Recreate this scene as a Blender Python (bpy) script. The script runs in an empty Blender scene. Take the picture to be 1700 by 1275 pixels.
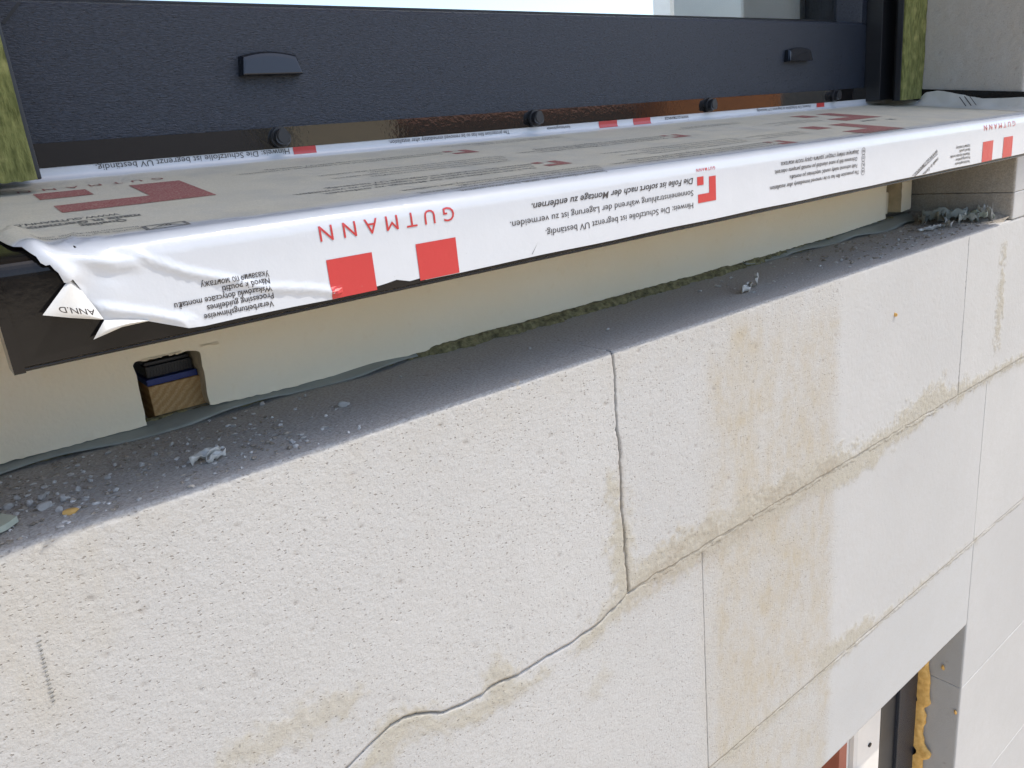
import bpy, bmesh, math, random
import numpy as np
from mathutils import Matrix, Vector
from mathutils.geometry import delaunay_2d_cdt, tessellate_polygon

random.seed(7)
RNG = np.random.default_rng(11)
S = bpy.context.scene
COL = S.collection

# ------------------------------------------------------------------ camera
cam_d = bpy.data.cameras.new('camera')
cam = bpy.data.objects.new('camera', cam_d)
COL.objects.link(cam)
right = Vector((0.77821319, -0.62025681, -0.09831438))
down = Vector((-0.25574794, -0.17003157, -0.9516734))
fwd = Vector((0.57356536, 0.76574849, -0.29095021))
m = Matrix.Identity(4)
for i in range(3):
    m[i][0] = right[i]; m[i][1] = -down[i]; m[i][2] = -fwd[i]
m[0][3], m[1][3], m[2][3] = -0.38818, -0.39103, 0.14916
cam.matrix_world = m
cam_d.sensor_width = 36.0
cam_d.lens = 1277.245 / 1700 * 36.0
cam_d.clip_start = 0.01
cam_d.clip_end = 2000
S.camera = cam

# ------------------------------------------------------------------ sky, sun, exposure
SUN = Vector((0.364, -0.292, 0.884)).normalized()      # towards the sun: high, nearly along the wall
wd = bpy.data.worlds.new('World'); S.world = wd; wd.use_nodes = True
nt = wd.node_tree
sky = nt.nodes.new('ShaderNodeTexSky'); sky.sky_type = 'NISHITA'; sky.sun_disc = False
sky.sun_elevation = math.asin(SUN.z); sky.sun_rotation = math.atan2(SUN.x, SUN.y)
sky.altitude = 200; sky.air_density = 1.0; sky.dust_density = 2.2; sky.ozone_density = 1.0
nt.nodes['Background'].inputs['Strength'].default_value = 0.15
nt.links.new(sky.outputs[0], nt.nodes['Background'].inputs['Color'])
sd = bpy.data.lights.new('sun', 'SUN'); sd.energy = 2.1; sd.angle = math.radians(0.53); sd.color = (1.0, 0.96, 0.90)
so = bpy.data.objects.new('sun', sd); COL.objects.link(so)
so.rotation_euler = SUN.to_track_quat('Z', 'Y').to_euler(); so.location = (2, -3, 6)
S.view_settings.view_transform = 'Standard'; S.view_settings.look = 'None'
S.view_settings.gamma = 1; S.view_settings.use_curve_mapping = False
S.view_settings.exposure = 1.25

# ------------------------------------------------------------------ helpers
def tag(o, label=None, cat=None, group=None, kind=None):
    for k, v in (('label', label), ('category', cat), ('group', group), ('kind', kind)):
        if v: o[k] = v
    return o

def empty(name, label=None, cat=None, loc=(0, 0, 0), group=None):
    o = bpy.data.objects.new(name, None); COL.objects.link(o); o.location = loc
    o.empty_display_size = 0.05
    return tag(o, label, cat, group)

def link(name, me, mat=None, parent=None):
    o = bpy.data.objects.new(name, me); COL.objects.link(o)
    if mat is not None: me.materials.append(mat)
    if parent is not None:
        o.parent = parent
        o.matrix_parent_inverse = Matrix.Translation(-parent.location)
    return o

def mesh(name, verts, faces, mat=None, parent=None, smooth=False):
    me = bpy.data.meshes.new(name)
    me.from_pydata([tuple(v) for v in verts], [], [tuple(f) for f in faces])
    me.update()
    if smooth: me.polygons.foreach_set('use_smooth', [True] * len(me.polygons))
    return link(name, me, mat, parent)

def bm_obj(name, bm, mat=None, parent=None, smooth=False):
    me = bpy.data.meshes.new(name); bmesh.ops.recalc_face_normals(bm, faces=bm.faces); bm.to_mesh(me); bm.free()
    if smooth: me.polygons.foreach_set('use_smooth', [True] * len(me.polygons))
    return link(name, me, mat, parent)

def add_box(bm, x0, x1, y0, y1, z0, z1, bev=0.0, seg=2):
    r = bmesh.ops.create_cube(bm, size=1)
    vs = r['verts']
    for v in vs:
        v.co = Vector(((x0 + x1) / 2 + v.co.x * (x1 - x0), (y0 + y1) / 2 + v.co.y * (y1 - y0), (z0 + z1) / 2 + v.co.z * (z1 - z0)))
    if bev > 0:
        es = list({e for v in vs for e in v.link_edges})
        bmesh.ops.bevel(bm, geom=es, offset=bev, segments=seg, affect='EDGES', profile=0.6)

def box(name, x0, x1, y0, y1, z0, z1, mat, parent=None, bev=0.0, smooth=False):
    bm = bmesh.new(); add_box(bm, x0, x1, y0, y1, z0, z1, bev)
    return bm_obj(name, bm, mat, parent, smooth)

def prism(name, pts, axis, a, b, mat, parent=None, bev=0.0):
    """extrude a 2D outline along axis ('x': pts are (y,z); 'y': pts are (x,z); 'z': pts are (x,y))"""
    f = {'x': lambda p, t: (t, p[0], p[1]), 'y': lambda p, t: (p[0], t, p[1]), 'z': lambda p, t: (p[0], p[1], t)}[axis]
    bm = bmesh.new()
    A = [bm.verts.new(f(p, a)) for p in pts]; B = [bm.verts.new(f(p, b)) for p in pts]
    n = len(pts)
    for i in range(n): bm.faces.new((A[i], A[(i + 1) % n], B[(i + 1) % n], B[i]))
    for ring in (A, B):
        tris = tessellate_polygon([[v.co for v in ring]])
        for t in tris:
            try: bm.faces.new([ring[k] for k in t])
            except ValueError: pass
    if bev: bmesh.ops.bevel(bm, geom=[e for e in bm.edges if len(e.link_faces) == 2 and e.calc_face_angle(0) > 0.6], offset=bev, segments=2, affect='EDGES')
    return bm_obj(name, bm, mat, parent)

# vectorised value noise
def _h(i, j, k, s):
    n = (i * 374761393 + j * 668265263 + k * 2147483647 + s * 1274126177) & 0xffffffff
    n = ((n ^ (n >> 13)) * 1274126177) & 0xffffffff
    n = ((n ^ (n >> 16)) * 2246822519) & 0xffffffff
    return ((n ^ (n >> 15)) & 0xffff) / 65535.0

def vnoise(P, sc, seed=0):
    Q = P * sc; I = np.floor(Q).astype(np.int64); F = Q - I; F = F * F * (3 - 2 * F)
    r = 0
    for dx in (0, 1):
        wx = F[:, 0] if dx else 1 - F[:, 0]
        for dy in (0, 1):
            wy = F[:, 1] if dy else 1 - F[:, 1]
            for dz in (0, 1):
                wz = F[:, 2] if dz else 1 - F[:, 2]
                r = r + wx * wy * wz * _h(I[:, 0] + dx, I[:, 1] + dy, I[:, 2] + dz, seed)
    return r * 2 - 1

def fbm(P, sc, oct=3, seed=0):
    r = 0; a = 1; t = 0
    for o in range(oct):
        r = r + a * vnoise(P, sc * 2 ** o, seed + o * 17); t += a; a *= .5
    return r / t

def pits(U, V, cell, seed, keep=0.6, rmin=.25, rmax=.42, asp=1.6):
    """0..1 pit mask on a jittered grid; pits are a little longer along U"""
    Q = np.stack([U / (cell * asp), V / cell], 1); I = np.floor(Q).astype(np.int64)
    best = np.zeros(len(U))
    for dx in (-1, 0, 1):
        for dy in (-1, 0, 1):
            i = I[:, 0] + dx; j = I[:, 1] + dy
            cx = i + .2 + .6 * _h(i, j, 1, seed); cy = j + .2 + .6 * _h(i, j, 2, seed)
            rad = rmin + (rmax - rmin) * _h(i, j, 3, seed) ** 2; on = _h(i, j, 4, seed) < keep
            d = np.hypot(Q[:, 0] - cx, Q[:, 1] - cy) / rad
            best = np.maximum(best, np.where(on, np.clip(1.25 - d, 0, 1), 0))
    return np.minimum(best, 1)

def sstep(a, b, x):
    t = np.clip((x - a) / (b - a), 0, 1); return t * t * (3 - 2 * t)

def seg_d(X, Z, pts):
    d = np.full(len(X), 1e9)
    for (x0, z0), (x1, z1) in zip(pts[:-1], pts[1:]):
        dx, dz = x1 - x0, z1 - z0; L = dx * dx + dz * dz + 1e-12
        t = np.clip(((X - x0) * dx + (Z - z0) * dz) / L, 0, 1)
        d = np.minimum(d, np.hypot(X - x0 - t * dx, Z - z0 - t * dz))
    return d

# ------------------------------------------------------------------ material helpers
class MatB:
    def __init__(s, name):
        s.m = bpy.data.materials.new(name); s.m.use_nodes = True
        s.n = s.m.node_tree.nodes; s.l = s.m.node_tree.links
        s.b = s.n['Principled BSDF']; s.tc = s.n.new('ShaderNodeTexCoord')
    def set(s, **k):
        for a, v in k.items():
            s.inp(s.b.inputs[a.replace('_', ' ')], v)
        return s
    def inp(s, sock, v):
        if isinstance(v, bpy.types.NodeSocket): s.l.new(v, sock)
        elif isinstance(v, (tuple, list)) and len(v) == 3 and sock.type == 'RGBA': sock.default_value = (*v, 1)
        else: sock.default_value = v
    def noise(s, sc, det=3, rough=.55, vec=None, dist=0):
        n = s.n.new('ShaderNodeTexNoise'); n.inputs['Scale'].default_value = sc; n.inputs['Detail'].default_value = det
        n.inputs['Roughness'].default_value = rough; n.inputs['Distortion'].default_value = dist
        s.l.new(vec if vec is not None else s.tc.outputs['Object'], n.inputs['Vector']); return n.outputs['Fac']
    def vor(s, sc, vec=None, out='Distance'):
        n = s.n.new('ShaderNodeTexVoronoi'); n.inputs['Scale'].default_value = sc
        s.l.new(vec if vec is not None else s.tc.outputs['Object'], n.inputs['Vector']); return n.outputs[out]
    def mapv(s, scale=(1, 1, 1), rot=(0, 0, 0)):
        n = s.n.new('ShaderNodeMapping'); n.inputs['Scale'].default_value = scale; n.inputs['Rotation'].default_value = rot
        s.l.new(s.tc.outputs['Object'], n.inputs['Vector']); return n.outputs['Vector']
    def ramp(s, v, a, b, c0=0.0, c1=1.0):
        n = s.n.new('ShaderNodeMapRange'); n.inputs['From Min'].default_value = a; n.inputs['From Max'].default_value = b
        n.inputs['To Min'].default_value = c0; n.inputs['To Max'].default_value = c1
        s.inp(n.inputs['Value'], v); return n.outputs['Result']
    def mix(s, f, a, b, mode='MIX'):
        n = s.n.new('ShaderNodeMix'); n.data_type = 'RGBA'; n.blend_type = mode
        s.inp(n.inputs['Factor'], f); s.inp(n.inputs['A'] if False else n.inputs[6], a); s.inp(n.inputs[7], b); return n.outputs[2]
    def math(s, op, a, b=0.0):
        n = s.n.new('ShaderNodeMath'); n.operation = op; s.inp(n.inputs[0], a); s.inp(n.inputs[1], b); return n.outputs[0]
    def attr(s, name):
        n = s.n.new('ShaderNodeAttribute'); n.attribute_name = name; return n.outputs['Fac']
    def bump(s, h, strength=.5, dist=.001, prev=None):
        n = s.n.new('ShaderNodeBump'); s.inp(n.inputs['Strength'], strength); n.inputs['Distance'].default_value = dist
        s.l.new(h, n.inputs['Height'])
        if prev is not None: s.l.new(prev, n.inputs['Normal'])
        return n.outputs['Normal']

def simple(name, col, rough=.5, bump_sc=None, bump_d=.0005, var=.12, metal=0, spec=.5, coat=0, vsc=30):
    b = MatB(name)
    c = b.mix(b.ramp(b.noise(vsc, 4), .3, .7), tuple(x * (1 - var) for x in col), tuple(min(1, x * (1 + var)) for x in col))
    b.set(Base_Color=c, Roughness=rough, Metallic=metal, Specular_IOR_Level=spec, Coat_Weight=coat)
    if bump_sc: b.set(Normal=b.bump(b.noise(bump_sc, 4), .6, bump_d))
    return b.m

# aerated concrete: base, stains, mortar smears and dirt come from mesh attributes with shapes of their own
def aerated(name, base=(.43, .425, .41)):
    b = MatB(name)
    big = b.noise(5, 4); mid = b.noise(60, 4); fine = b.noise(900, 3, .65)
    c = b.mix(b.ramp(big, .3, .7), tuple(x * .95 for x in base), tuple(min(1, x * 1.05) for x in base))
    c = b.mix(b.ramp(b.attr('tone'), -1, 1), c, b.mix(1.0, c, (.94, .945, .955), 'MULTIPLY'))
    c = b.mix(b.ramp(mid, .3, .75, 0, .35), c, (.385, .365, .335))
    st = b.math('MULTIPLY', b.attr('stain'), b.ramp(b.noise(70, 5, .65, b.mapv((1, 1, .45))), .28, .62, .35, 1.2))
    c = b.mix(st, c, (.345, .282, .17))
    sm = b.math('MULTIPLY', b.attr('smear'), b.ramp(mid, .2, .6, .7, 1.0))
    c = b.mix(sm, c, (.360, .334, .272))
    dk = b.math('MULTIPLY', b.attr('brown'), b.ramp(b.noise(220, 4), .3, .65, .35, 1.0))
    c = b.mix(dk, c, (.22, .165, .10))
    di = b.math('MULTIPLY', b.attr('dirt'), b.ramp(b.noise(130, 5, .65), .25, .7, .5, 1.0))
    c = b.mix(di, c, (.41, .38, .34))
    # pores and pits painted darker: their inner shade is put into the colour
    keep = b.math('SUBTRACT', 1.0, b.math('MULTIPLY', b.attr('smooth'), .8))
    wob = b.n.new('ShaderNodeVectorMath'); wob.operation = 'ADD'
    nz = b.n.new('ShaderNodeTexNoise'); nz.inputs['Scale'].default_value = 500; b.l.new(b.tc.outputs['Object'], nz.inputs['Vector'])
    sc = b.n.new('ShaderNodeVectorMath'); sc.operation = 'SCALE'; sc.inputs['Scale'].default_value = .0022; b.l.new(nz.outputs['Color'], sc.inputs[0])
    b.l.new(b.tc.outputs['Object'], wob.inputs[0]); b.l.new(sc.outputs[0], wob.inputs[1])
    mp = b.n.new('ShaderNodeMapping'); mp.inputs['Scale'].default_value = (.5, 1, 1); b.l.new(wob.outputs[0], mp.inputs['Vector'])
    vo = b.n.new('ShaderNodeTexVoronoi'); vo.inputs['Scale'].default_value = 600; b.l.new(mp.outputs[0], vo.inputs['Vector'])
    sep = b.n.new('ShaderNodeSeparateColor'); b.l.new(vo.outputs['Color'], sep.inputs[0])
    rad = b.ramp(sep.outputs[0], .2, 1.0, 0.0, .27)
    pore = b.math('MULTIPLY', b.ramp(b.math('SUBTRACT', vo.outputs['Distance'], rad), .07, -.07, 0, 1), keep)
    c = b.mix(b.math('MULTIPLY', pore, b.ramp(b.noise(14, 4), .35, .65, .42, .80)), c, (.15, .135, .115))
    c = b.mix(b.math('MULTIPLY', b.attr('pit'), .55), c, (.24, .215, .185))
    c = b.mix(b.math('MULTIPLY', b.ramp(b.noise(1, 3, .7, b.mapv((600, 1000, 1000))), .50, .36, 0, .40), keep), c, (.25, .235, .21))
    c = b.mix(b.ramp(fine, .35, .65, .26, 0), c, (.34, .32, .29))
    lg = b.math('MULTIPLY', b.ramp(b.noise(520, 2, .6), .44, .56, 0, .42), b.ramp(b.attr('dirt'), 0, .12))
    c = b.mix(lg, c, (.215, .20, .185))
    sm2 = b.math('SUBTRACT', 1.0, b.math('MULTIPLY', b.attr('smooth'), .75))
    h = b.math('ADD', b.math('MULTIPLY', fine, .45), b.math('MULTIPLY', b.noise(380, 3, .6), .8))
    h = b.math('MULTIPLY', h, sm2)
    h = b.math('SUBTRACT', h, b.math('MULTIPLY', pore, .9))
    b.set(Base_Color=c, Roughness=.95, Specular_IOR_Level=.15, Normal=b.bump(h, .60, .0009))
    return b.m

M = {}
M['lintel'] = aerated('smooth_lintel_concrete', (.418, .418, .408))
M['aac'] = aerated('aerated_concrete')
M['mortar'] = simple('mortar', (.36, .33, .285), .95, 500, .001, .2)
M['core'] = simple('dark_mortar', (.16, .145, .125), .95, 400, .001)
M['reveal_plaster'] = simple('white_render', (.7, .7, .69), .9, 200, .001, .04)
M['white_in'] = simple('white_interior', (.78, .78, .77), .8, None, 0, .03)
M['soil'] = simple('soil', (.50, .41, .285), .95, 6, .05, .25, vsc=1.5)
M['roof'] = simple('clay_roof', (.30, .11, .05), .8, 20, .01, .25, vsc=3)
M['brick'] = simple('brick_render', (.17, .12, .085), .85, 12, .01, .25, vsc=2)
M['added_eave'] = simple('added_eave_timber', (.34, .25, .16), .8, 40, .002)

# window frame foil: anthracite with short horizontal grain
b = MatB('anthracite_foil')
g = b.noise(1, 3, .6, b.mapv((330, 1200, 1250)), .6)
b.set(Base_Color=b.mix(b.ramp(g, .35, .65), (.006, .009, .015), (.027, .034, .050)), Roughness=b.ramp(g, .3, .7, .26, .40), Specular_IOR_Level=.38,
      Normal=b.bump(g, .7, .0009))
M['frame'] = b.m
M['rail'] = simple('rail_black', (.016, .017, .02), .34, 900, .00008, .1)
M['black_gap'] = simple('black_rubber', (.008, .008, .009), .6)
M['cap'] = simple('glossy_black_plastic', (.008, .010, .015), .06, None, 0, .05, spec=.45, coat=0)
M['capmatt'] = simple('matt_black_plastic', (.012, .012, .014), .42, 600, .00005)
b = MatB('black_coated_metal')
b.set(Base_Color=b.mix(b.ramp(b.noise(14, 4), .35, .7), (.005, .0045, .0045), (.011, .010, .0095)), Roughness=b.ramp(b.noise(40, 4), .3, .7, .06, .14),
      IOR=1.45, Specular_IOR_Level=.28, Coat_Weight=.05, Coat_Roughness=.04, Normal=b.bump(b.noise(300, 2), .10, .0004))
M['metal'] = b.m
b = MatB('gloss_black_upstand')
b.set(Base_Color=(.012, .011, .011), Roughness=.05, IOR=1.8, Specular_IOR_Level=.5, Coat_Weight=.5, Coat_Roughness=.03, Normal=b.bump(b.noise(300, 2), .10, .0004))
M['upstand'] = b.m

# glass
b = MatB('window_glass'); b.set(Base_Color=(.93, .97, .96), Roughness=.0, Transmission_Weight=1.0, IOR=1.45); M['glass'] = b.m

# green tape
def tape(name):
    b = MatB(name)
    n1 = b.noise(1, 4, .6, b.mapv((330, 330, 90))); n2 = b.noise(70, 4)
    c = b.mix(b.ramp(n1, .35, .65), (.095, .105, .034), (.205, .215, .075))
    c = b.mix(b.ramp(n2, .52, .72), c, (.27, .265, .10))
    b.set(Base_Color=c, Roughness=.9, Specular_IOR_Level=.2, Normal=b.bump(n1, 1.0, .0025)); return b.m
M['tape'] = tape('green_seal_tape')

# white film and its print
def film(name, col, dusty=True, rough=.22):
    b = MatB(name)
    n = b.noise(55, 4, .6); n2 = b.noise(900, 3, .7); sp = b.vor(420)
    d = b.math('MULTIPLY', b.attr('dust'), b.ramp(b.noise(16, 5, .6), .2, .55, .80, 1.0)) if dusty else 0.0
    c = b.mix(b.ramp(n, .3, .7), tuple(x * .97 for x in col), col)
    if dusty:
        dc = b.mix(b.ramp(n2, .3, .7), (.46, .43, .335), (.57, .53, .42))
        dc = b.mix(b.ramp(b.noise(30, 4), .45, .75, 0, .5), dc, (.33, .335, .31))
        dc = b.mix(b.ramp(sp, .06, .11, .55, 0), dc, (.75, .75, .72))
        c = b.mix(d, c, dc)
        b.set(Roughness=b.ramp(d, 0, 1, rough, .72))
        b.set(Normal=b.bump(n2, b.ramp(d, 0, 1, .03, .35), .0006, b.bump(b.noise(120, 3, .6), .17, .0013)))
    else:
        b.set(Roughness=rough, Normal=b.bump(b.noise(120, 3, .6), .17, .0013))
    spk = b.math('MULTIPLY', b.ramp(b.vor(75), .035, .06, .6, 0), b.ramp(b.noise(12, 2), .5, .6))
    c = b.mix(spk, c, (.25, .24, .22))
    b.set(Base_Color=c, Specular_IOR_Level=.5, Coat_Weight=0.0)
    return b.m
M['film'] = film('white_protective_film', (.49, .505, .525))
M['film_back'] = film('film_scrap', (.52, .51, .465), False, .4)
M['film_cream'] = film('film_flap', (.51, .50, .475), False, .3)
M['red'] = film('red_print', (.42, .034, .033), False, .3)
M['ink'] = film('black_print', (.045, .04, .04), False, .35)
def dustprint(name, col):
    b = MatB(name); n = b.noise(900, 3, .7); sp = b.vor(420)
    c = b.mix(b.ramp(n, .35, .75, 0, .5), col, (.52, .50, .41))
    c = b.mix(b.ramp(sp, .06, .11, .5, 0), c, (.75, .74, .7))
    b.set(Base_Color=c, Roughness=.7, Normal=b.bump(n, .35, .0006)); return b.m
M['red_dust'] = dustprint('red_print_under_dust', (.23, .030, .030))
M['ink_dust'] = dustprint('ink_under_dust', (.075, .075, .075))

# insulation board, wood, plates, wool, membrane, foam
b = MatB('rigid_foam_board')
n = b.noise(130, 4, .6)
c = b.mix(b.ramp(b.noise(9, 4), .3, .7), (.91, .79, .575), (.93, .83, .64))
c = b.mix(b.ramp(b.noise(90, 3), .62, .75, 0, .5), c, (.86, .73, .51))
b.set(Base_Color=c, Roughness=.75, Specular_IOR_Level=.3, Normal=b.bump(n, .3, .0016, b.bump(b.noise(420, 3), .4, .0009))); M['board'] = b.m
M['board_raw'] = simple('foam_board_cut', (.55, .44, .28), .95, 300, .001, .2, vsc=80)
b = MatB('pine_end_grain')
v = b.mapv((1, 1, 1), (0, math.radians(42), 0))
w = b.n.new('ShaderNodeTexWave'); w.wave_type = 'BANDS'; w.bands_direction = 'Z'; w.inputs['Scale'].default_value = 75
w.inputs['Distortion'].default_value = 2.5; w.inputs['Detail'].default_value = 3; w.inputs['Detail Scale'].default_value = 2
b.l.new(v, w.inputs['Vector'])
f2 = b.noise(900, 3, .7)
c = b.mix(b.ramp(w.outputs['Fac'], .1, .9), (.46, .275, .11), (.56, .37, .17))
c = b.mix(b.ramp(f2, .4, .7, 0, .55), c, (.30, .15, .055))
b.set(Base_Color=c, Roughness=.85, Normal=b.bump(f2, .6, .0008)); M['pine'] = b.m
M['blue'] = simple('blue_plastic', (.012, .03, .16), .4)
M['wool'] = simple('mineral_wool', (.20, .175, .085), .98, 500, .004, .6, vsc=200)
M['membrane'] = simple('grey_green_membrane', (.27, .28, .245), .55, 60, .002, .12, vsc=25)
M['scrap_green'] = simple('pale_green_film', (.42, .46, .38), .5, 80, .001)
b = MatB('pu_foam'); n = b.noise(120, 4)
b.set(Base_Color=b.mix(b.ramp(n, .3, .7), (.50, .27, .06), (.72, .45, .14)), Roughness=.75, Subsurface_Weight=.0, Normal=b.bump(b.noise(260, 4), .5, .002)); M['foam'] = b.m
M['chip'] = simple('concrete_chip', (.47, .455, .43), .95, 500, .001, .2, vsc=200)
M['chip_brown'] = simple('brown_crumb', (.27, .235, .19), .95, 500, .001, .3, vsc=200)
M['ochre'] = simple('ochre_foam_crumb', (.55, .33, .10), .8, 300, .001)
M['white_pvc'] = simple('white_pvc', (.66, .63, .58), .4, None, 0, .04)
M['red_brown'] = simple('red_oxide', (.30, .09, .055), .6)

# ------------------------------------------------------------------ the setting
g = mesh('ground', [(-300, -300, -3.3), (300, -300, -3.3), (300, 300, -3.3), (-300, 300, -3.3)], [(0, 1, 2, 3)], M['soil'])
tag(g, kind='structure')

# house: one thing, its blocks are parts
house = empty('house_wall', 'unplastered pale aerated concrete block wall with stained joints under the window sill', 'wall', (0, 0.12, -3.3))

def wall_attrs(X, Z, onledge, P):
    """stain, smear, brown, smooth masks on the wall face"""
    wv = fbm(P, 45, 4, 3) * .011 + fbm(P, 160, 3, 5) * .009 + vnoise(P, 420, 6) * .004
    st = np.zeros(len(X)); sm = st.copy(); br = st.copy()
    def cap(pts, r, soft=.0075): return 1 - sstep(r - soft, r + soft, seg_d(X, Z, pts) + wv)
    # mortar smears on the bed joint and beside the open joint
    for pts, r in (([(-.30, -.218), (-.20, -.214), (-.10, -.218)], .008), ([(-.226, -.208), (-.195, -.206)], .012), ([(-.134, -.2), (-.128, -.212)], .012),
                   ([(-.008, -.105), (-.004, -.15), (-.004, -.2)], .012), ([(-.05, -.213), (.0, -.2)], .011), ([(.0, -.197), (.16, -.2), (.31, -.198)], .018),
                   ([(.31, -.207), (.40, -.207), (.46, -.2), (.52, -.188), (.55, -.186)], .019), ([(.55, -.19), (.61, -.197)], .013), ([(.60, -.198), (.86, -.204)], .006),
                   ([(-.3, -.45), (.3, -.447), (.46, -.443), (.70, -.447)], .004), ([(.30, -.43), (.40, -.437)], .012), ([(.705, -.03), (.712, -.16)], .006)):
        sm = np.maximum(sm, cap(pts, r))
    sm = np.maximum(sm, .8 * cap([(-.31, -.158), (-.27, -.157), (-.25, -.163)], .008, .007))
    sm = np.maximum(sm, .6 * cap([(-.044, -.272), (-.034, -.262)], .006))
    # rust-yellow water stains running down the face
    vs = fbm(np.stack([X * 1.0, Z * .12, X * 0], 1), 70, 4, 8)
    def band(xc, w, ztop, zbot, k):
        e = np.exp(-((X - xc - vs * .012) / w) ** 2)
        return k * e * sstep(ztop + .02, ztop - .05, Z) * sstep(zbot - .05, zbot + .03, Z)
    st = np.maximum(st, band(.158, .036, .02, -.62, .50) * (.7 + .8 * fbm(P, 40, 3, 91)).clip(.3, 1.2)); st = np.maximum(st, band(.122, .020, -.18, -.62, .45) * (.7 + .8 * fbm(P, 50, 3, 92)).clip(.3, 1.2))
    st = np.maximum(st, band(.196, .014, -.10, -.62, .34))
    e = sstep(.322, .300, X + wv * .5) * sstep(.235, .305, X) * sstep(-.02, -.10, Z)
    st = np.maximum(st, .42 * e * (.75 + .5 * vs))
    e = sstep(.325, .300, X + wv * .5) * sstep(.07, .11, X + (Z > -.2) * -.02)
    st = np.maximum(st, .24 * e * sstep(-.1, -.24, Z) * (.8 + .4 * vs))
    mot = fbm(np.stack([X, X * 0, Z * .6], 1), 38, 4, 88); mo2 = fbm(P, 150, 3, 89)
    core = sstep(.088 + .012 * mot, .125, X) * sstep(.322, .298, X + wv * .6)
    st = np.maximum(st, core * (.34 + .34 * mot + .16 * mo2).clip(.10, .8) * sstep(.005, -.06, Z))
    st = np.maximum(st, .20 * sstep(-.33, -.36, X + wv) * sstep(-.075, -.05, Z + wv))
    st = np.maximum(st, .15 * sstep(-.05, .0, Z + wv * 2) * (X < .35) * (.6 + .8 * vs).clip(0, 1))
    st = np.maximum(st, .45 * np.exp(-(((X - .135) / .02) ** 2 + ((Z + .245) / .02) ** 2)))
    st = np.maximum(st, .40 * np.exp(-(((X - .30) / .012) ** 2 + ((Z + .23) / .03) ** 2)))
    st = np.maximum(st, .25 * np.exp(-(((X + .39) / .02) ** 2 + ((Z + .07) / .03) ** 2)))
    # brown dirt on the bed joint between the stains
    nb = fbm(P, 90, 3, 21)
    br = .46 * np.exp(-((Z + .203 + wv * 1.5) / .019) ** 2) * sstep(-.03, .05, X) * sstep(.335, .27, X) * (.65 + .7 * nb).clip(0, 1)
    br = np.maximum(br, .55 * np.exp(-(((X - .30) / .02) ** 2 + ((Z + .198) / .010) ** 2)))
    br = np.maximum(br, .5 * np.exp(-(((X - .04) / .04) ** 2 + ((Z + .206) / .014) ** 2)) * (.6 + nb).clip(0, 1))
    br = np.maximum(br, .35 * np.exp(-((X - .0005) / .003) ** 2) * sstep(-.05, -.09, Z) * sstep(-.24, -.2, Z))
    smooth = sstep(.305, .33, X) * (1 - sm)
    return st.clip(0, 1), sm.clip(0, 1), br.clip(0, 1), smooth

WX = [-.60, -.30, -.26, -.2317, -.22, -.202, -.1827, -.15, -.139, -.117, -.057, -.03, -.0018, .03, .10]
WZ = [-.215, -.220, -.212, -.2010, -.1975, -.2000, -.2115, -.2165, -.2140, -.2175, -.2185, -.2150, -.2055, -.2035, -.2035]
def warp(P):
    # the bed joint of the top course is not straight: bend everything near it
    X = P[:, 0]; w = np.interp(X, WX, WZ) + .2035 + .0012 * fbm(np.stack([X, X * 0, X * 0], 1), 90, 2, 77)
    k = np.exp(-((P[:, 2] + .2035) / .035) ** 2) * (P[:, 2] < -.05) * (P[:, 2] > -.40)
    P[:, 2] += w * k * (P[:, 1] < .06)
    P[:, 0] += .0016 * fbm(np.stack([P[:, 2], P[:, 2] * 0, P[:, 2] * 0], 1), 55, 4, 79) * np.exp(-(P[:, 0] / .012) ** 2) * (P[:, 2] < -.001)
    P[:, 0] += .0007 * fbm(P * np.array([1.0, 0, 1.0]), 260, 2, 83) * np.exp(-(P[:, 0] / .004) ** 2) * (P[:, 2] < -.001)
    return P

def put_attr(me, name, arr):
    a = me.attributes.new(name, 'FLOAT', 'POINT'); a.data.foreach_set('value', np.ascontiguousarray(arr, dtype=np.float32))

def grid_mesh(name, V, nu, nv, mat, parent=None, attrs=None, flip=False):
    """V: (nu*nv,3) array, index u*nv+v"""
    me = bpy.data.meshes.new(name)
    u, v = np.meshgrid(np.arange(nu - 1), np.arange(nv - 1), indexing='ij')
    a = (u * nv + v).ravel(); q = np.stack([a, a + 1, a + nv + 1, a + nv], 1)
    if flip: q = q[:, ::-1]
    me.vertices.add(len(V)); me.vertices.foreach_set('co', np.ascontiguousarray(V, dtype=np.float32).ravel())
    me.loops.add(q.size); me.loops.foreach_set('vertex_index', np.ascontiguousarray(q, dtype=np.int32).ravel())
    me.polygons.add(len(q)); me.polygons.foreach_set('loop_start', np.arange(0, q.size, 4, dtype=np.int32))
    me.polygons.foreach_set('use_smooth', np.ones(len(q), dtype=bool))
    me.update(calc_edges=True); me.validate()
    for k, arr in (attrs or {}).items(): put_attr(me, k, arr)
    return link(name, me, mat, parent)

def lin(a, b, step): return np.linspace(a, b, max(2, int(round(abs(b - a) / step)) + 1))

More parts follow.
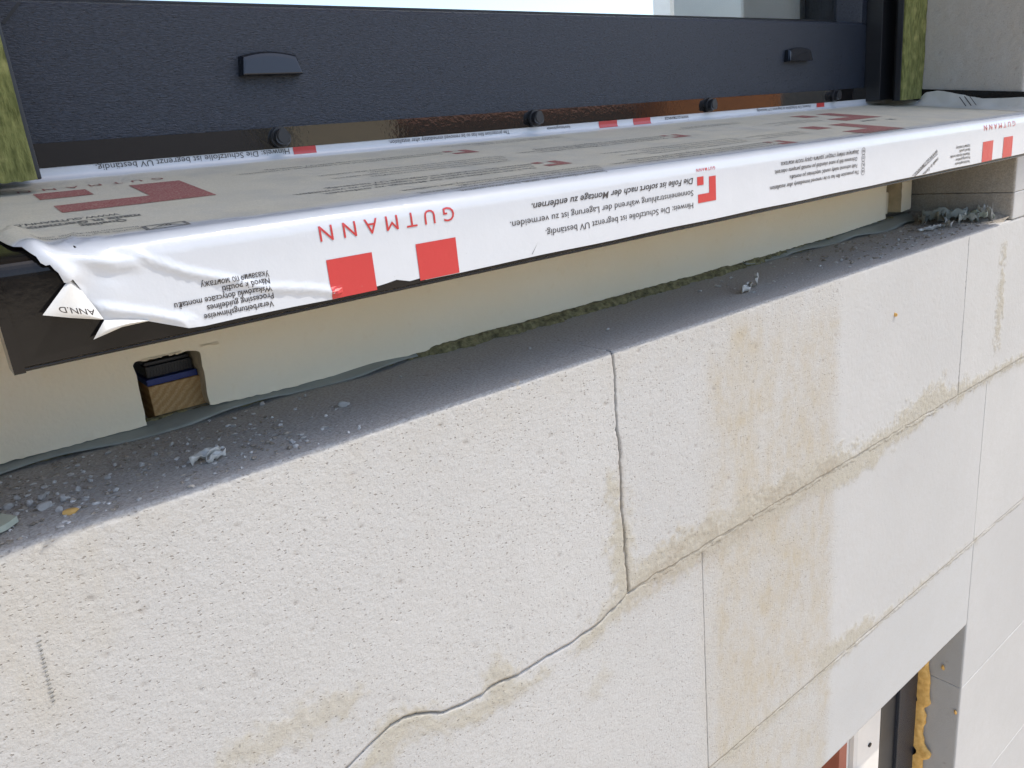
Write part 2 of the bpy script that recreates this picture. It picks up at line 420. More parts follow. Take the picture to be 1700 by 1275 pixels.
def path_pts(corners, radius, steps, fine):
    """polyline through 2D corners with rounded inner corners -> points and left-hand normals"""
    pts = []
    n = len(corners)
    cur = np.array(corners[0], float)
    for i in range(1, n):
        B = np.array(corners[i], float)
        A = np.array(corners[i - 1], float)
        d = (B - A) / np.linalg.norm(B - A)
        end = B - d * radius if i < n - 1 else B
        L = np.linalg.norm(end - cur); k = max(2, int(L / steps[i - 1]))
        for t in np.linspace(0, 1, k + 1)[(0 if i == 1 else 1):]: pts.append(cur + (end - cur) * t)
        if i < n - 1:
            C = np.array(corners[i + 1], float); d2 = (C - B) / np.linalg.norm(C - B); st = B + d2 * radius
            for t in np.linspace(0, 1, fine + 2)[1:]:
                pts.append((1 - t) ** 2 * end + 2 * t * (1 - t) * B + t * t * st)
            cur = st
    P = np.array(pts); T = np.gradient(P, axis=0); T /= np.linalg.norm(T, axis=1)[:, None]
    N = np.stack([-T[:, 1], T[:, 0]], 1)
    return P, N

def block(name, ts, path, nrm, to3, amp=1.0, seed=0, ledge=None, gap=.0012, deep=.014, chip=.5, reveal_dirt=0.0, res=.0014, mat=None, closed=(True, True), pathends=(True, True)):
    """an aerated block: a skin swept along ts over a 2D path, with rounded and chipped arrises that dip into the joints"""
    ts = np.array(ts, float); t0, t1 = ts.min(), ts.max()
    extra0 = [t0, t0, t0 + .0006, t0 + .0015]; extra1 = [t1 - .0015, t1 - .0006, t1, t1]
    body = ts[(ts > t0 + .0025) & (ts < t1 - .0025)]
    T = np.concatenate([extra0 if closed[0] else [t0], body, extra1 if closed[1] else [t1]])
    dip_t = np.zeros(len(T))
    if closed[0]: dip_t[0] = deep
    if closed[1]: dip_t[-1] = deep
    nu, nv = len(T), len(path)
    Tg = np.repeat(T, nv); Pg = np.tile(path, (nu, 1)); Ng = np.tile(nrm, (nu, 1))
    P3 = to3(Tg, Pg); N3 = to3(np.zeros(len(Tg)), Ng)
    # distance to the joints
    d = np.full(len(Tg), 1.0)
    if closed[0]: d = np.minimum(d, Tg - t0)
    if closed[1]: d = np.minimum(d, t1 - Tg)
    arc = np.concatenate([[0], np.cumsum(np.linalg.norm(np.diff(path, axis=0), axis=1))])
    ag = np.tile(arc, nu)
    if pathends[0]: d = np.minimum(d, ag)
    if pathends[1]: d = np.minimum(d, arc[-1] - ag)
    r = .00035 + .0034 * chip * np.clip(fbm(P3, 230, 3, seed + 3) - .10, 0, 1) + .004 * chip * np.clip(fbm(P3, 38, 2, seed + 9) - .35, 0, 1)
    x = np.clip(1 - d / r, 0, 1); dip = r * (1 - np.sqrt(1 - x * x + 1e-9))
    dip += np.repeat(dip_t, nv)
    vdip = np.zeros(nv)
    if pathends[1]: vdip[-1] = deep
    dip += np.tile(vdip, nu)
    disp = amp * (.00022 * fbm(P3, 12, 2, seed) + .00010 * vnoise(P3, 420, seed + 1) + .00008 * vnoise(P3, 800, seed + 2)) + .00035 * vnoise(P3, 330, seed + 5) * np.exp(-((P3[:, 1] + P3[:, 2] * 0) / .004) ** 2) * np.exp(-(P3[:, 2] / .004) ** 2)
    U = Tg; V = ag
    pit = pits(U, V, .0030, 40 + seed, .55, .22, .40); pit2 = pits(U, V, .016, 90 + seed, .25, .06, .12, 1.3)
    att = {}
    st, sm, br, smooth = wall_attrs(P3[:, 0], P3[:, 2], None, P3)
    front = (N3[:, 1] < -.5)
    st *= front; sm *= front; br *= front; smooth *= front
    dirt = np.zeros(len(Tg))
    if ledge is not None:
        up = N3[:, 2] > .5
        X, Y = P3[:, 0], P3[:, 1]
        n1 = fbm(P3, 30, 4, 51); n2 = fbm(P3, 140, 3, 57)
        dd = .18 + .22 * n1
        dd += .5 * sstep(-.24, -.34, X + n1 * .05) * sstep(.0, .02, Y + n1 * .02)
        dd += .35 * sstep(.40, .60, X + n1 * .1)
        dd += .35 * sstep(.06, .11, Y + n1 * .03) * (X < -.15)
        dd = np.maximum(dd, .45 * np.exp(-(((X + .10) / .05) ** 2 + ((Y - .075) / .02) ** 2)))
        dirt = np.where(up, np.clip(dd, .12, 1), 0)
        disp += np.where(up, .0007 * np.clip(n2 + .1, 0, 1) * sstep(-.22, -.34, X) + .0006 * np.clip(n2, 0, 1) * sstep(.42, .6, X), 0)
        smooth = np.where(up, 0, smooth)
    if reveal_dirt:
        side = N3[:, 0] < -.5
        n1 = fbm(P3, 40, 4, 61)
        dirt = np.where(side, np.clip((.45 + .5 * n1) * sstep(.125, .085, P3[:, 2]) * reveal_dirt, 0, 1), dirt)
        br = np.where(side, (.42 + .4 * n1) * sstep(.125, .06, P3[:, 2]) * reveal_dirt, br)
        disp += np.where(side, .00045 * fbm(P3, 170, 3, 63), 0)
        st = np.where(side, .20 + .18 * sstep(.13, .08, P3[:, 2]), st)
    pk = (1 - .85 * smooth) * (1 - .6 * sm)
    disp -= amp * pk * (.00012 * pit + .0006 * pit2) * (d > .003)
    disp += sm * (.00035 + .0004 * fbm(P3, 300, 2, seed + 31)) * (d > .0012)
    disp -= dip
    P = P3 + N3 * disp[:, None]
    if to3 is toX: P = warp(P)
    att = dict(tone=np.full(len(Tg), (seed * 37 % 11) / 5.0 - 1.0), stain=st, smear=sm, brown=br, smooth=smooth, dirt=dirt, pit=(pk * pit2).clip(0, 1) * (d > .003))
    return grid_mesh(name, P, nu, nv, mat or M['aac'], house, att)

def toX(t, p): return np.stack([t, p[:, 0], p[:, 1]], 1)            # path (y,z) swept along x
def toZ(t, p): return np.stack([p[:, 0], p[:, 1], t], 1)            # path (x,y) swept along z

# top course with the ledge: path runs from the back of the ledge to the front edge and down
pth, nm = path_pts([(.24, 0.0), (.0, 0.0), (.0, -.2025)], .0035, [.0022, .0014], 7)
nm = -nm if nm[0, 1] < 0 else nm
fineL = np.concatenate([lin(-.60, -.435, .02), lin(-.43, -.0009, .0014)])
block('block', fineL, pth, nm, toX, seed=1, ledge=True, chip=1.2)
block('block', np.concatenate([lin(.0007, .30, .0014), lin(.3016, .5996, .0016)]), pth, nm, toX, seed=2, ledge=True, chip=1.0)
block('block', np.concatenate([lin(.6003, .86, .0018), lin(.88, 1.2, .02)]), pth, nm, toX, seed=3, ledge=True)
# second course, set back by a couple of millimetres
pth2, nm2 = path_pts([(.02, -.2032), (.0008, -.2032), (.0008, -.4468)], .002, [.004, .0020], 4)
nm2 = -nm2 if nm2[0, 1] < 0 else nm2
block('block', np.concatenate([lin(-.505, -.30, .02), lin(-.295, .0948, .002)]), pth2, nm2, toX, seed=4)
block('block', lin(.0952, .6898, .002), pth2, nm2, toX, seed=5)
block('block', np.concatenate([lin(.6902, 1.0, .0025), lin(1.02, 1.29, .03)]), pth2, nm2, toX, seed=6)
# lintel over the lower window
pth3, nm3 = path_pts([(.02, -.4475), (.0015, -.4475), (.0015, -.5845), (.24, -.5845)], .0025, [.004, .0025, .006], 4)
nm3 = -nm3 if nm3[0, 1] < 0 else nm3
block('lintel', np.concatenate([lin(-.9, 0, .03), lin(.003, .6925, .0025)]), pth3, nm3, toX, amp=.4, seed=7, pathends=(True, False), mat=M['lintel'])
# right of the lower window: reveal and face
pth4, nm4 = path_pts([(.6935, .22), (.6935, .0015), (1.45, .0015)], .003, [.004, .003], 4)
if nm4[0, 0] > 0: nm4 = -nm4
for k, (z0, z1) in enumerate(((-.6972, -.4478), (-.9492, -.6978), (-1.2, -.9498))):
    block('block', lin(z0, z1, .003), pth4, nm4, toZ, seed=8 + k, amp=.9, pathends=(False, False), reveal_dirt=.0)
# right reveal of the window opening and the wall face beyond it
pth5, nm5 = path_pts([(.7237, .24), (.7237, .0), (1.2, .0)], .004, [.0022, .0022], 5)
if nm5[0, 0] > 0: nm5 = -nm5
block('block', lin(.0006, .0342, .0022), pth5, nm5, toZ, seed=12, reveal_dirt=1.0, chip=1.2, pathends=(False, False))
block('block', lin(.0348, .2790, .0022), pth5, nm5, toZ, seed=13, reveal_dirt=1.0, pathends=(False, False))
block('block', lin(.2796, .52, .004), pth5, nm5, toZ, seed=14, pathends=(False, False))
def ledge_fill(x, hw, seed):
    # dust packed into the open joint where it crosses the ledge
    nu, nv = 60, 6
    T = np.repeat(np.linspace(.0060, .150, nu), nv); W = np.tile(np.linspace(-1, 1, nv), nu)
    P = np.stack([x + W * hw, T, T * 0 - .0001 - .0012 * np.abs(W) ** 4], 1); P[:, 2] += .00025 * fbm(P, 260, 3, seed)
    P[:nv, 2] -= .004; z = T * 0
    grid_mesh('mortar_joint', P, nu, nv, M['aac'], house, dict(stain=z, smear=z, brown=z, smooth=z, dirt=z + .4, pit=z, tone=z), flip=True)
ledge_fill(.0, .0045, 3); ledge_fill(.6, .004, 4)
# plain blocks out of the frame close the house: left jamb, upper courses, lintel
def plain(name, *a, mat='aac'):
    return box(name, *a, M[mat], house)
box('block', .7237, 1.2, 0, .24, .5215, 1.36, M['aac'], house)
box('block', -.95, -.3925, 0, .24, .002, 1.36, M['aac'], house)
box('block', -2.4, -.602, 0, .24, -.4455, -.002, M['aac'], house)
box('block', 1.202, 3.0, 0, .24, -.4455, 1.36, M['aac'], house)
box('block', 1.452, 3.0, .0, .24, -3.3, -.447, M['aac'], house)
box('block', -2.4, -.902, 0, .24, -3.3, -.447, M['aac'], house)
box('block', -2.4, -.952, 0, .24, .0, 1.36, M['aac'], house)
box('block', .70, 1.45, .0, .24, -3.3, -1.2015, M['aac'], house)
box('lintel', -2.4, 3.0, 0, .24, 1.362, 1.88, M['aac'], house)
ZE = 1.90
YE = -.028 - (ZE - .13) * (-SUN.y) / SUN.z
box('added_eave', -3.5, 6.0, YE, .5, ZE, ZE + .12, M['added_eave'], house)  # unseen overhang added so its shadow edge falls on the sill nose
# mortar behind the skins
box('mortar_bed', -.89, 1.19, .0145, .235, -.446, -.003, M['core'], house)
box('mortar_bed', .7385, 1.19, .0145, .235, .001, .515, M['core'], house)
box('mortar_bed', -.88, .686, .0165, .235, -.581, -.4465, M['core'], house)
box('mortar_bed', .709, 1.44, .0165, .235, -1.19, -.4475, M['core'], house)
# mortar standing in the joints, a little below the faces
def joint(x0, x1, z0, z1, y, seed):
    ln = max(x1 - x0, z1 - z0); nu = int(ln / .003) + 2; nv = 4
    along_x = (x1 - x0) > (z1 - z0)
    T = np.repeat(np.linspace(0, 1, nu), nv); W = np.tile(np.linspace(0, 1, nv), nu)
    X = x0 + (x1 - x0) * (T if along_x else W); Z = z0 + (z1 - z0) * (W if along_x else T)
    P = np.stack([X, X * 0 + y, Z], 1); P[:, 1] += .0015 * fbm(P, 90, 3, seed) + .0008 * vnoise(P, 400, seed)
    grid_mesh('mortar_joint', P, nu, nv, M['mortar'], house, flip=not along_x)
def bed(x0, x1, zc, hw, yb, seed, lo, hi):
    # mortar squeezed out of a bed joint: flush or slightly proud, breaking off in places
    nu = int((x1 - x0) / .002); nv = 11
    T = np.repeat(np.linspace(x0, x1, nu), nv); W = np.tile(np.linspace(-1, 1, nv), nu)
    Q = np.stack([T, T * 0, W * .004], 1)
    Z = zc + W * hw * (1 + .5 * fbm(Q, 60, 3, seed) + .3 * vnoise(Q, 330, seed + 1)) + .0012 * fbm(Q, 30, 2, seed + 2)
    pr = sstep(lo, hi, T) * .0058 + .0009 * fbm(Q, 75, 3, seed + 5) + .0004 * fbm(Q, 330, 2, seed + 6)
    Y = yb + .0056 - pr + .0010 * np.abs(W) ** 3
    P = np.stack([T, Y, Z], 1); P[:, 1] += .0003 * vnoise(P, 500, seed)
    if zc > -.3: P = warp(P)
    st, sm, br, smo = wall_attrs(P[:, 0], P[:, 2], None, P)
    sm = np.maximum(sm, .45)
    grid_mesh('mortar_joint', P, nu, nv, M['aac'], house, dict(stain=st, smear=sm, brown=br, smooth=smo * 0, dirt=T * 0, pit=T * 0, tone=T * 0))
bed(-.59, 1.19, -.2030, .0040, .0003, 3, -.05, .04); bed(-.59, 1.19, -.4472, .0036, .0010, 4, -.5, -.3)
joint(-.003, .003, -.2035, -.09, .0022, 5); joint(-.003, .003, -.09, -.004, .0065, 9); joint(.597, .603, -.2035, -.002, .0022, 6)
joint(.092, .098, -.447, -.2045, .0026, 7); joint(.687, .693, -.447, -.2045, .0026, 8)


# ------------------------------------------------------------------ the room behind the window (carcass, open towards the far side)
def struct(name, *a, mat='white_in'): return tag(box(name, *a, M[mat]), kind='structure')
struct('room_floor', -2.4, 9, .26, 4.6, -.55, -.45)
struct('room_ceiling', -2.4, 9, .26, 4.6, 1.62, 1.72)
struct('room_wall_left', -2.5, -2.4, .26, 4.6, -.45, 1.62)
struct('room_wall_right', 9, 9.1, .26, 4.6, -.45, 1.62)
struct('room_wall_far', -2.4, .4, 4.6, 4.8, -.45, 1.62)
struct('room_pier', 5.55, 5.8, 4.6, 4.8, -.45, 1.62)
struct('room_inner_reveal', .655, .90, .262, .48, -.05, 1.36)

# ------------------------------------------------------------------ neighbouring house across the yard (seen mirrored in the black metal)
M['cream'] = simple('cream_render', (.80, .66, .44), .9, 8, .01, .08)
M['dark_tile'] = simple('dark_tile', (.05, .045, .042), .8, 12, .02, .2, vsc=3)
M['orange_brick'] = simple('orange_brick', (.72, .28, .09), .85, 12, .01, .2, vsc=3)
def neighbour(x0, x1, y, top, ridge, wall, roof, label, name):
    o = empty(name, label, 'house', ((x0 + x1) / 2, y - 4, -3.3))
    box('wall', x0, x1, y - 8, y, -3.3, top, M[wall], o)
    prism('roof', [(y + .4, top - .1), (y + .4, top + .05), (y - 4, ridge), (y - 8.4, top + .05), (y - 8.4, top - .1)], 'x', x0 - .2, x1 + .2, M[roof], o)
    n = max(1, int((x1 - x0) / 2.6))
    for k in range(n):
        x = x0 + (x1 - x0) * (k + .5) / n - .5
        w = box('window', x, x + 1.0, y + .002, y + .04, -2.3, -1.0, M['white_pvc'], o); box('pane', x + .08, x + .92, y + .041, y + .05, -2.22, -1.08, M['cap'], w)
neighbour(-20.6, 14.4, -36.0, -0.4, 4.2, 'brick', 'dark_tile', 'brown barn with dark tiled roof across the yard', 'barn')
neighbour(15.7, 21.3, -36.0, 3.0, 3.8, 'cream', 'dark_tile', 'narrow cream rendered house between barn and brown house', 'cream_house')
neighbour(22.9, 41.1, -37.3, 2.2, 4.0, 'brick', 'roof', 'brown rendered house with clay roof across the yard', 'brown_house')
neighbour(42.7, 56.6, -36.0, 2.8, 4.4, 'orange_brick', 'roof', 'orange brick house at the end of the yard', 'brick_house')
neighbour(58.6, 87.4, -36.0, 2.6, 4.9, 'dark_tile', 'dark_tile', 'dark clad house beyond the orange brick house', 'dark_house')

# ------------------------------------------------------------------ window
win = empty('window', 'anthracite window with grained bottom rail, two drain caps and glass above', 'window', (.17, .19, .179))
X0, X1 = -.372, .7200
prism('bottom_rail', [(.1702, .1795), (.1700, .2570), (.1712, .2595), (.1745, .2610), (.1955, .2625), (.1955, .25), (.245, .25), (.245, .1795), (.1725, .1785)], 'x', X0, X1, M['frame'], win)
prism('glazing_gasket', [(.1958, .255), (.1958, .2665), (.1995, .2680), (.1995, .255)], 'x', -.30, .640, M['black_gap'], win)
prism('stile', [(.655, .1702), (.6535, .1725), (.640, .1965), (.640, .245), (.7200, .245), (.7200, .1702)], 'z', .2600, 1.34, M['frame'], win)
prism('stile', [(-.3095, .1702), (-.308, .1725), (-.2985, .1965), (-.2985, .245), (-.372, .245), (-.372, .1702)], 'z', .2640, 1.34, M['frame'], win)
box('glass_pane', -.299, .641, .2000, .2050, .252, 1.30, M['glass'], win)
prism('top_rail', [(.1702, 1.30), (.1702, 1.355), (.245, 1.355), (.245, 1.30)], 'x', -.308, .655, M['frame'], win)
mesh('mitre_joint', [(-.3092, .1697, .2478), (-.2985, .1697, .2588), (-.2962, .1697, .2588), (-.3077, .1697, .2470)], [(0, 3, 2, 1)], M['black_gap'], win)
for xa, xb in ((-.1757, -.1306), (.4800, .5300)):
    # hooded drain cap: curved top edge, bevelled skirt, flat mirror-like front leaning in
    n = 12; c = (xa + xb) / 2; h = (xb - xa) / 2
    def outline(inset, y, dz0=0.0, dz1=0.0):
        pts = [(xa + inset * .6, y, .2152 + dz0), (xb - inset * .6, y, .2152 + dz0)]
        for k in range(n + 1):
            t = 1 - 2 * k / n
            pts.append((c + (h - inset - .0022) * t, y, .2281 - dz1 + .0026 * (1 - t * t)))
        return pts
    rings = [outline(0, .1703), outline(.0002, .1640, 0, 0), outline(.0014, .1622, .0004, .0014), outline(.0026, .1620, .0010, .0034)]
    lean = lambda p: (p[0], p[1] + (p[2] - .2152) * .15 * (p[1] < .165), p[2])
    rings = [[lean(p) for p in r] for r in rings]
    V = [p for r in rings for p in r]; k = len(rings[0]); F = []
    for r in range(len(rings) - 1):
        for i in range(k):
            F.append((r * k + i, r * k + (i + 1) % k, (r + 1) * k + (i + 1) % k, (r + 1) * k + i))
    F.append(tuple((len(rings) - 1) * k + i for i in range(k)))
    mesh('drain_cap', V, [f[::-1] for f in F], M['cap'], win)

# ------------------------------------------------------------------ guide rails with green tape
def ragged_tape(x0, x1, y0, y1, z0, z1, parent, seed):
    nx, nz = max(4, int((x1 - x0) / .0015)), 220
    zs = np.concatenate([np.linspace(z0, .36, 150), np.linspace(.365, z1, 70)])
    # wrap: left side, front, right side
    prof = [(x0, y1), (x0, y0 + .0012)] + [(x, y0) for x in np.linspace(x0 + .0008, x1 - .0008, nx)] + [(x1, y0 + .0012), (x1, y1)]
    prof = np.array(prof); nv = len(prof)
    T = np.repeat(zs, nv); Q = np.tile(prof, (len(zs), 1))
    P = np.stack([Q[:, 0], Q[:, 1], T], 1)
    S2 = P * np.array([1, 1, .28])
    n = fbm(S2, 260, 3, seed); n2 = fbm(S2, 60, 2, seed + 4)
    inner = np.tile((np.arange(nv) > 1) & (np.arange(nv) < nv - 2), len(zs))
    P[:, 1] -= np.where(inner, .0013 * n + .0010 * n2, 0)
    P[:, 0] += np.where(~inner, .0006 * n2, 0)
    low = T <= z0 + 1e-6; P[:, 2] += np.where(low, .0010 * n, 0)
    o = grid_mesh('sealing_tape', P, len(zs), nv, M['tape'], parent, flip=True)
    # bottom closing
    return o
gr = empty('guide_rail', 'black shutter guide rail with open groove and green tape, beside the pale reveal', 'guide rail', (.695, .145, .1600))
box('front_lip', .6672, .7215, .1225, .1300, .1590, 1.35, M['rail'], gr, .0007)
box('back_lip', .6662, .7215, .1486, .1699, .1625, 1.35, M['rail'], gr, .0007)
box('web', .7000, .7213, .1302, .1484, .1605, 1.35, M['black_gap'], gr)
ragged_tape(.6680, .7228, .1190, .1224, .1592, 1.34, gr, 70)
gl = empty('guide_rail', 'black shutter guide rail whose thick green tape shows ridges, by the torn film end', 'guide rail', (-.345, .145, .1600))
box('front_lip', -.3725, -.3163, .1225, .1300, .1590, 1.35, M['rail'], gl, .0007)
box('back_lip', -.3725, -.3155, .1486, .1699, .1625, 1.35, M['rail'], gl, .0007)
box('web', -.3720, -.3500, .1302, .1484, .1605, 1.35, M['black_gap'], gl)
ragged_tape(-.3730, -.3186, .1185, .1224, .1588, 1.34, gl, 75)

# ------------------------------------------------------------------ window sill
YF, ZB, K, Z0, RF, YB, RB = -.028, .0842, .153, .1323, .010, .168, .006
nn = math.sqrt(1 + K * K); al = math.atan(K)
CF = (YF + RF, Z0 + K * (YF + RF) - RF * nn); CB = (YB - RB, Z0 + K * (YB - RB) + RB * nn)
s1 = CF[1] - ZB; s2 = s1 + RF * (math.pi / 2 - al)
pf = (CF[0] - RF * math.sin(al), CF[1] + RF * math.cos(al)); pb = (CB[0] + RB * math.sin(al), CB[1] - RB * math.cos(al))
s3 = s2 + math.hypot(pb[0] - pf[0], pb[1] - pf[1]); s4 = s3 + RB * (math.pi / 2 - al)
def prof(s):
    """arc length up the nose, over the top and up the upstand -> y, z, outward normal"""
    if s <= s1: return (YF, ZB + s, -1, 0)
    if s <= s2:
        t = math.pi - (s - s1) / RF; return (CF[0] + RF * math.cos(t), CF[1] + RF * math.sin(t), math.cos(t), math.sin(t))
    if s <= s3:
        d = s - s2; return (pf[0] + d * math.cos(al), pf[1] + d * math.sin(al), -math.sin(al), math.cos(al))
    if s <= s4:
        t = -math.pi / 2 + al + (s - s3) / RB; return (CB[0] + RB * math.cos(t), CB[1] + RB * math.sin(t), -math.cos(t), -math.sin(t))
    return (YB, CB[1] + s - s4, -1, 0)
sill_s = [0] + list(np.linspace(.004, s1, 8)) + list(np.linspace(s1, s2, 12)[1:]) + list(np.linspace(s2, s3, 16)[1:]) + list(np.linspace(s3, s4, 9)[1:]) + [s4 + .0165]
SX0, SX1 = -.3625, .7200
sill = empty('window_sill', 'black metal window sill wrapped in dusty white printed protective film', 'window sill', (.18, .07, .1400))
outer = [prof(s)[:2] for s in sill_s]; inner = [(prof(s)[0] - prof(s)[2] * .0022, prof(s)[1] - prof(s)[3] * .0022) for s in sill_s]
# drip lip returning under the nose
outl = [(YF + .0022, ZB - .0003), (YF + .0005, ZB - .0003)] + outer + inner[::-1]
prism('metal_profile', outl, 'x', SX0, SX1, M['metal'], sill)
box('drip_lip', SX0, SX1, YF + .0002, YF + .0085, ZB - .0019, ZB - .0005, M['metal'], sill, .0004)
box('upstand', SX0 + .002, SX1 - .002, .1672, .1679, .1660, .1803, M['upstand'], sill)
# end cap: follows the profile, a little larger, with a ribbed outer side
capo = [(prof(s)[0] + prof(s)[2] * .0011, prof(s)[1] + prof(s)[3] * .0011) for s in sill_s if s <= s3 - .02]
capi = [(p[0] + .002, p[1] - .012) for p in capo[::-1] if p[0] > -.02]
cap_pts = capo + [(capo[-1][0], capo[-1][1] - .024), (YF + .016, ZB + .020), (YF + .016, ZB - .0022), (YF - .0010, ZB - .0022)]
prism('end_cap', cap_pts, 'x', SX0 - .0030, SX0 + .0012, M['metal'], sill, .0005)
rp = [(prof(s)[0] + prof(s)[2] * .0045, prof(s)[1] + prof(s)[3] * .0045) for s in sill_s if s2 + .004 <= s <= s3 - .03]
prism('end_cap_rim', rp + [(p[0] + .0004, p[1] - .005) for p in rp[::-1]], 'x', SX0 - .0050, SX0 - .0004, M['metal'], sill, .0008)
# side flashing against the reveal
fl = [(-.026, .108), (-.026, .1543 - .0034), (.0, .1543), (.1206, .1711), (.168, .178), (.168, .1500), (.0, .1240)]
prism('side_flashing', fl, 'x', .7203, .7231, M['metal'], sill, .0004)
def screw(x):
    bm = bmesh.new()
    for (r, y0, y1, bv) in ((.0072, .1632, .1670, .0010), (.0056, .1580, .1636, .0013)):
        g = bmesh.ops.create_cone(bm, cap_ends=True, segments=28, radius1=r, radius2=r, depth=y1 - y0)
        for v in g['verts']: v.co = Vector((x + v.co.x, (y0 + y1) / 2 - v.co.z, .1735 + v.co.y))
        es = [e for e in {e for v in g['verts'] for e in v.link_edges} if abs(e.verts[0].co.y - e.verts[1].co.y) < 1e-6 and min(e.verts[0].co.y, e.verts[1].co.y) < y0 + 1e-5]
        bmesh.ops.bevel(bm, geom=es, offset=bv, segments=3, affect='EDGES')
    return bm_obj('screw_cap', bm, M['capmatt'], sill, False)
for x in (-.1556, .0846, .3330, .5850): screw(x)

# protective film: cut outline in (x, arc length), lifted wrinkles, torn on the left
top_s = s4 + .0042
bot = [(SX1 - .001, .0013)] + [(x, .0013 + .0002 * math.sin(x * 57)) for x in np.arange(.70, -.14, -.02)]
bot += [(-.150, .0010), (-.168, .0011), (-.1715, .0026), (-.178, .0022), (-.186, .0044), (-.192, .0036), (-.1985, .0030), (-.2005, .0014), (-.2240, .0012), (-.2450, .0016), (-.2713, .0017), (-.2884, .0014), (-.2958, .0021)]
left = [(-.3113, .0085), (-.3200, .0106), (-.3284, .0120), (-.3300, .0165), (-.3325, .0230), (-.3366, .0318), (-.3385, .0306), (-.3399, .0310), (-.3411, .0353), (-.3420, .0362), (-.3431, .0379), (-.3446, .0380), (-.3460, .0391),
        (-.3468, .0412), (-.3484, .0434), (-.3500, .0480), (-.3522, .0530), (-.3535, .0600), (-.3548, .0714), (-.3560, .0900), (-.3568, .1300), (-.3575, .1800), (-.3578, top_s)]
loop = bot + left + [(x, top_s) for x in np.linspace(-.35, SX1 - .001, 60)]
poly = np.array(loop)
def inside(px, py):
    r = np.zeros(len(px), bool); n = len(poly); j = n - 1
    for i in range(n):
        xi, yi = poly[i]; xj, yj = poly[j]
        c = ((yi > py) != (yj > py)) & (px < (xj - xi) * (py - yi) / (yj - yi + 1e-15) + xi); r ^= c; j = i
    return r
svals = np.concatenate([np.linspace(.004, s1, 7), np.linspace(s1, s2, 10)[1:], np.linspace(s2, s3, 26)[1:], np.linspace(s3, s4, 8)[1:], [s4 + .002]])
xs = np.arange(-.215, SX1 - .004, .009); A = [(x, s) for x in xs for s in svals]
xs2 = np.arange(-.356, -.216, .0022); A += [(x, s) for x in xs2 for s in np.concatenate([np.arange(.003, s1 - .001, .0021), np.linspace(s1, s2, 12), np.arange(s2 + .0015, .085, .0025), np.linspace(.09, s3, 22), np.linspace(s3, s4, 7)[1:]])]
A = np.array(A); keep = inside(A[:, 0], A[:, 1]); A = A[keep]
d = np.full(len(A), 1e9)
for i in range(0, len(loop)):
    x0, y0 = loop[i]; x1, y1 = loop[(i + 1) % len(loop)]; dx, dy = x1 - x0, y1 - y0; L = dx * dx + dy * dy + 1e-15
    t = np.clip(((A[:, 0] - x0) * dx + (A[:, 1] - y0) * dy) / L, 0, 1); d = np.minimum(d, np.hypot(A[:, 0] - x0 - t * dx, A[:, 1] - y0 - t * dy))
A = A[d > .0007]
allp = [Vector(p) for p in loop] + [Vector((float(a), float(c))) for a, c in A]
cv, ce, cf, _, _, _ = delaunay_2d_cdt(allp, [(i, (i + 1) % len(loop)) for i in range(len(loop))], [], 1, 1e-7)
F2 = np.array([(v.x, v.y) for v in cv])
def film_lift(X, Sv):
    P = np.stack([X, Sv, X * 0], 1)
    h = .00035 + .00012 * fbm(P, 40, 3, 5)
    def ridge(pts, w, k, taper=.01):
        dd = seg_d(X, Sv, pts)
        return k * np.exp(-(dd / w) ** 2)
    h = h + ridge([(-.336, .0405), (-.3278, .0381), (-.3193, .0352), (-.3115, .0345)], .0022, .0016)
    h = h + ridge([(-.3084, .037), (-.3048, .034), (-.291, .0266), (-.2759, .0209), (-.2572, .0132), (-.2333, .0081), (-.2208, .0042)], .0014, .0015)
    h = h + ridge([(-.3276, .0175), (-.3099, .0112), (-.3006, .0071), (-.2956, .0032)], .0016, .0019)
    h = h + ridge([(-.3475, .09), (-.3463, .0686), (-.3438, .0448), (-.3400, .0400), (-.3370, .034)], .0040, .0030)
    h = h + ridge([(-.352, .080), (-.350, .056), (-.346, .042), (-.3410, .037), (-.3385, .031)], .0030, .0022)
    h = h + ridge([(-.300, .0068), (-.2955, .0075), (-.2925, .0050), (-.2930, .0030)], .0009, .0011)
    h = h + ridge([(-.335, .05), (-.330, .056), (-.328, .066)], .0016, .0009) + ridge([(-.322, .051), (-.318, .060)], .0014, .0006)
    near = np.exp(-((X + .335) / .02) ** 2) * np.exp(-((Sv - .03) / .03) ** 2)
    return h + near * .0007 * fbm(P, 130, 2, 9)
def to_sill(X, Sv, lift):
    q = np.array([prof(s) for s in Sv])
    return np.stack([X, q[:, 0] + q[:, 2] * lift, q[:, 1] + q[:, 3] * lift], 1)
lift = film_lift(F2[:, 0], F2[:, 1])
fo = mesh('protective_film', to_sill(F2[:, 0], F2[:, 1], lift), cf, M['film'], sill, True)
nzz = fbm(np.stack([F2[:, 0], F2[:, 1], F2[:, 0] * 0], 1), 60, 3, 33) * .004
put_attr(fo.data, 'dust', (sstep(s2 + .004, s2 + .011, F2[:, 1] + nzz * sstep(-.2, -.3, F2[:, 0]) + nzz * .4) * sstep(s3 + .0035, s3 - .001, F2[:, 1] + nzz * .4)).clip(0, 1))
# flat faces must look outward
me = fo.data
if me.polygons[0].normal.y > 0 and me.polygons[0].normal.z < 0.5: me.flip_normals()

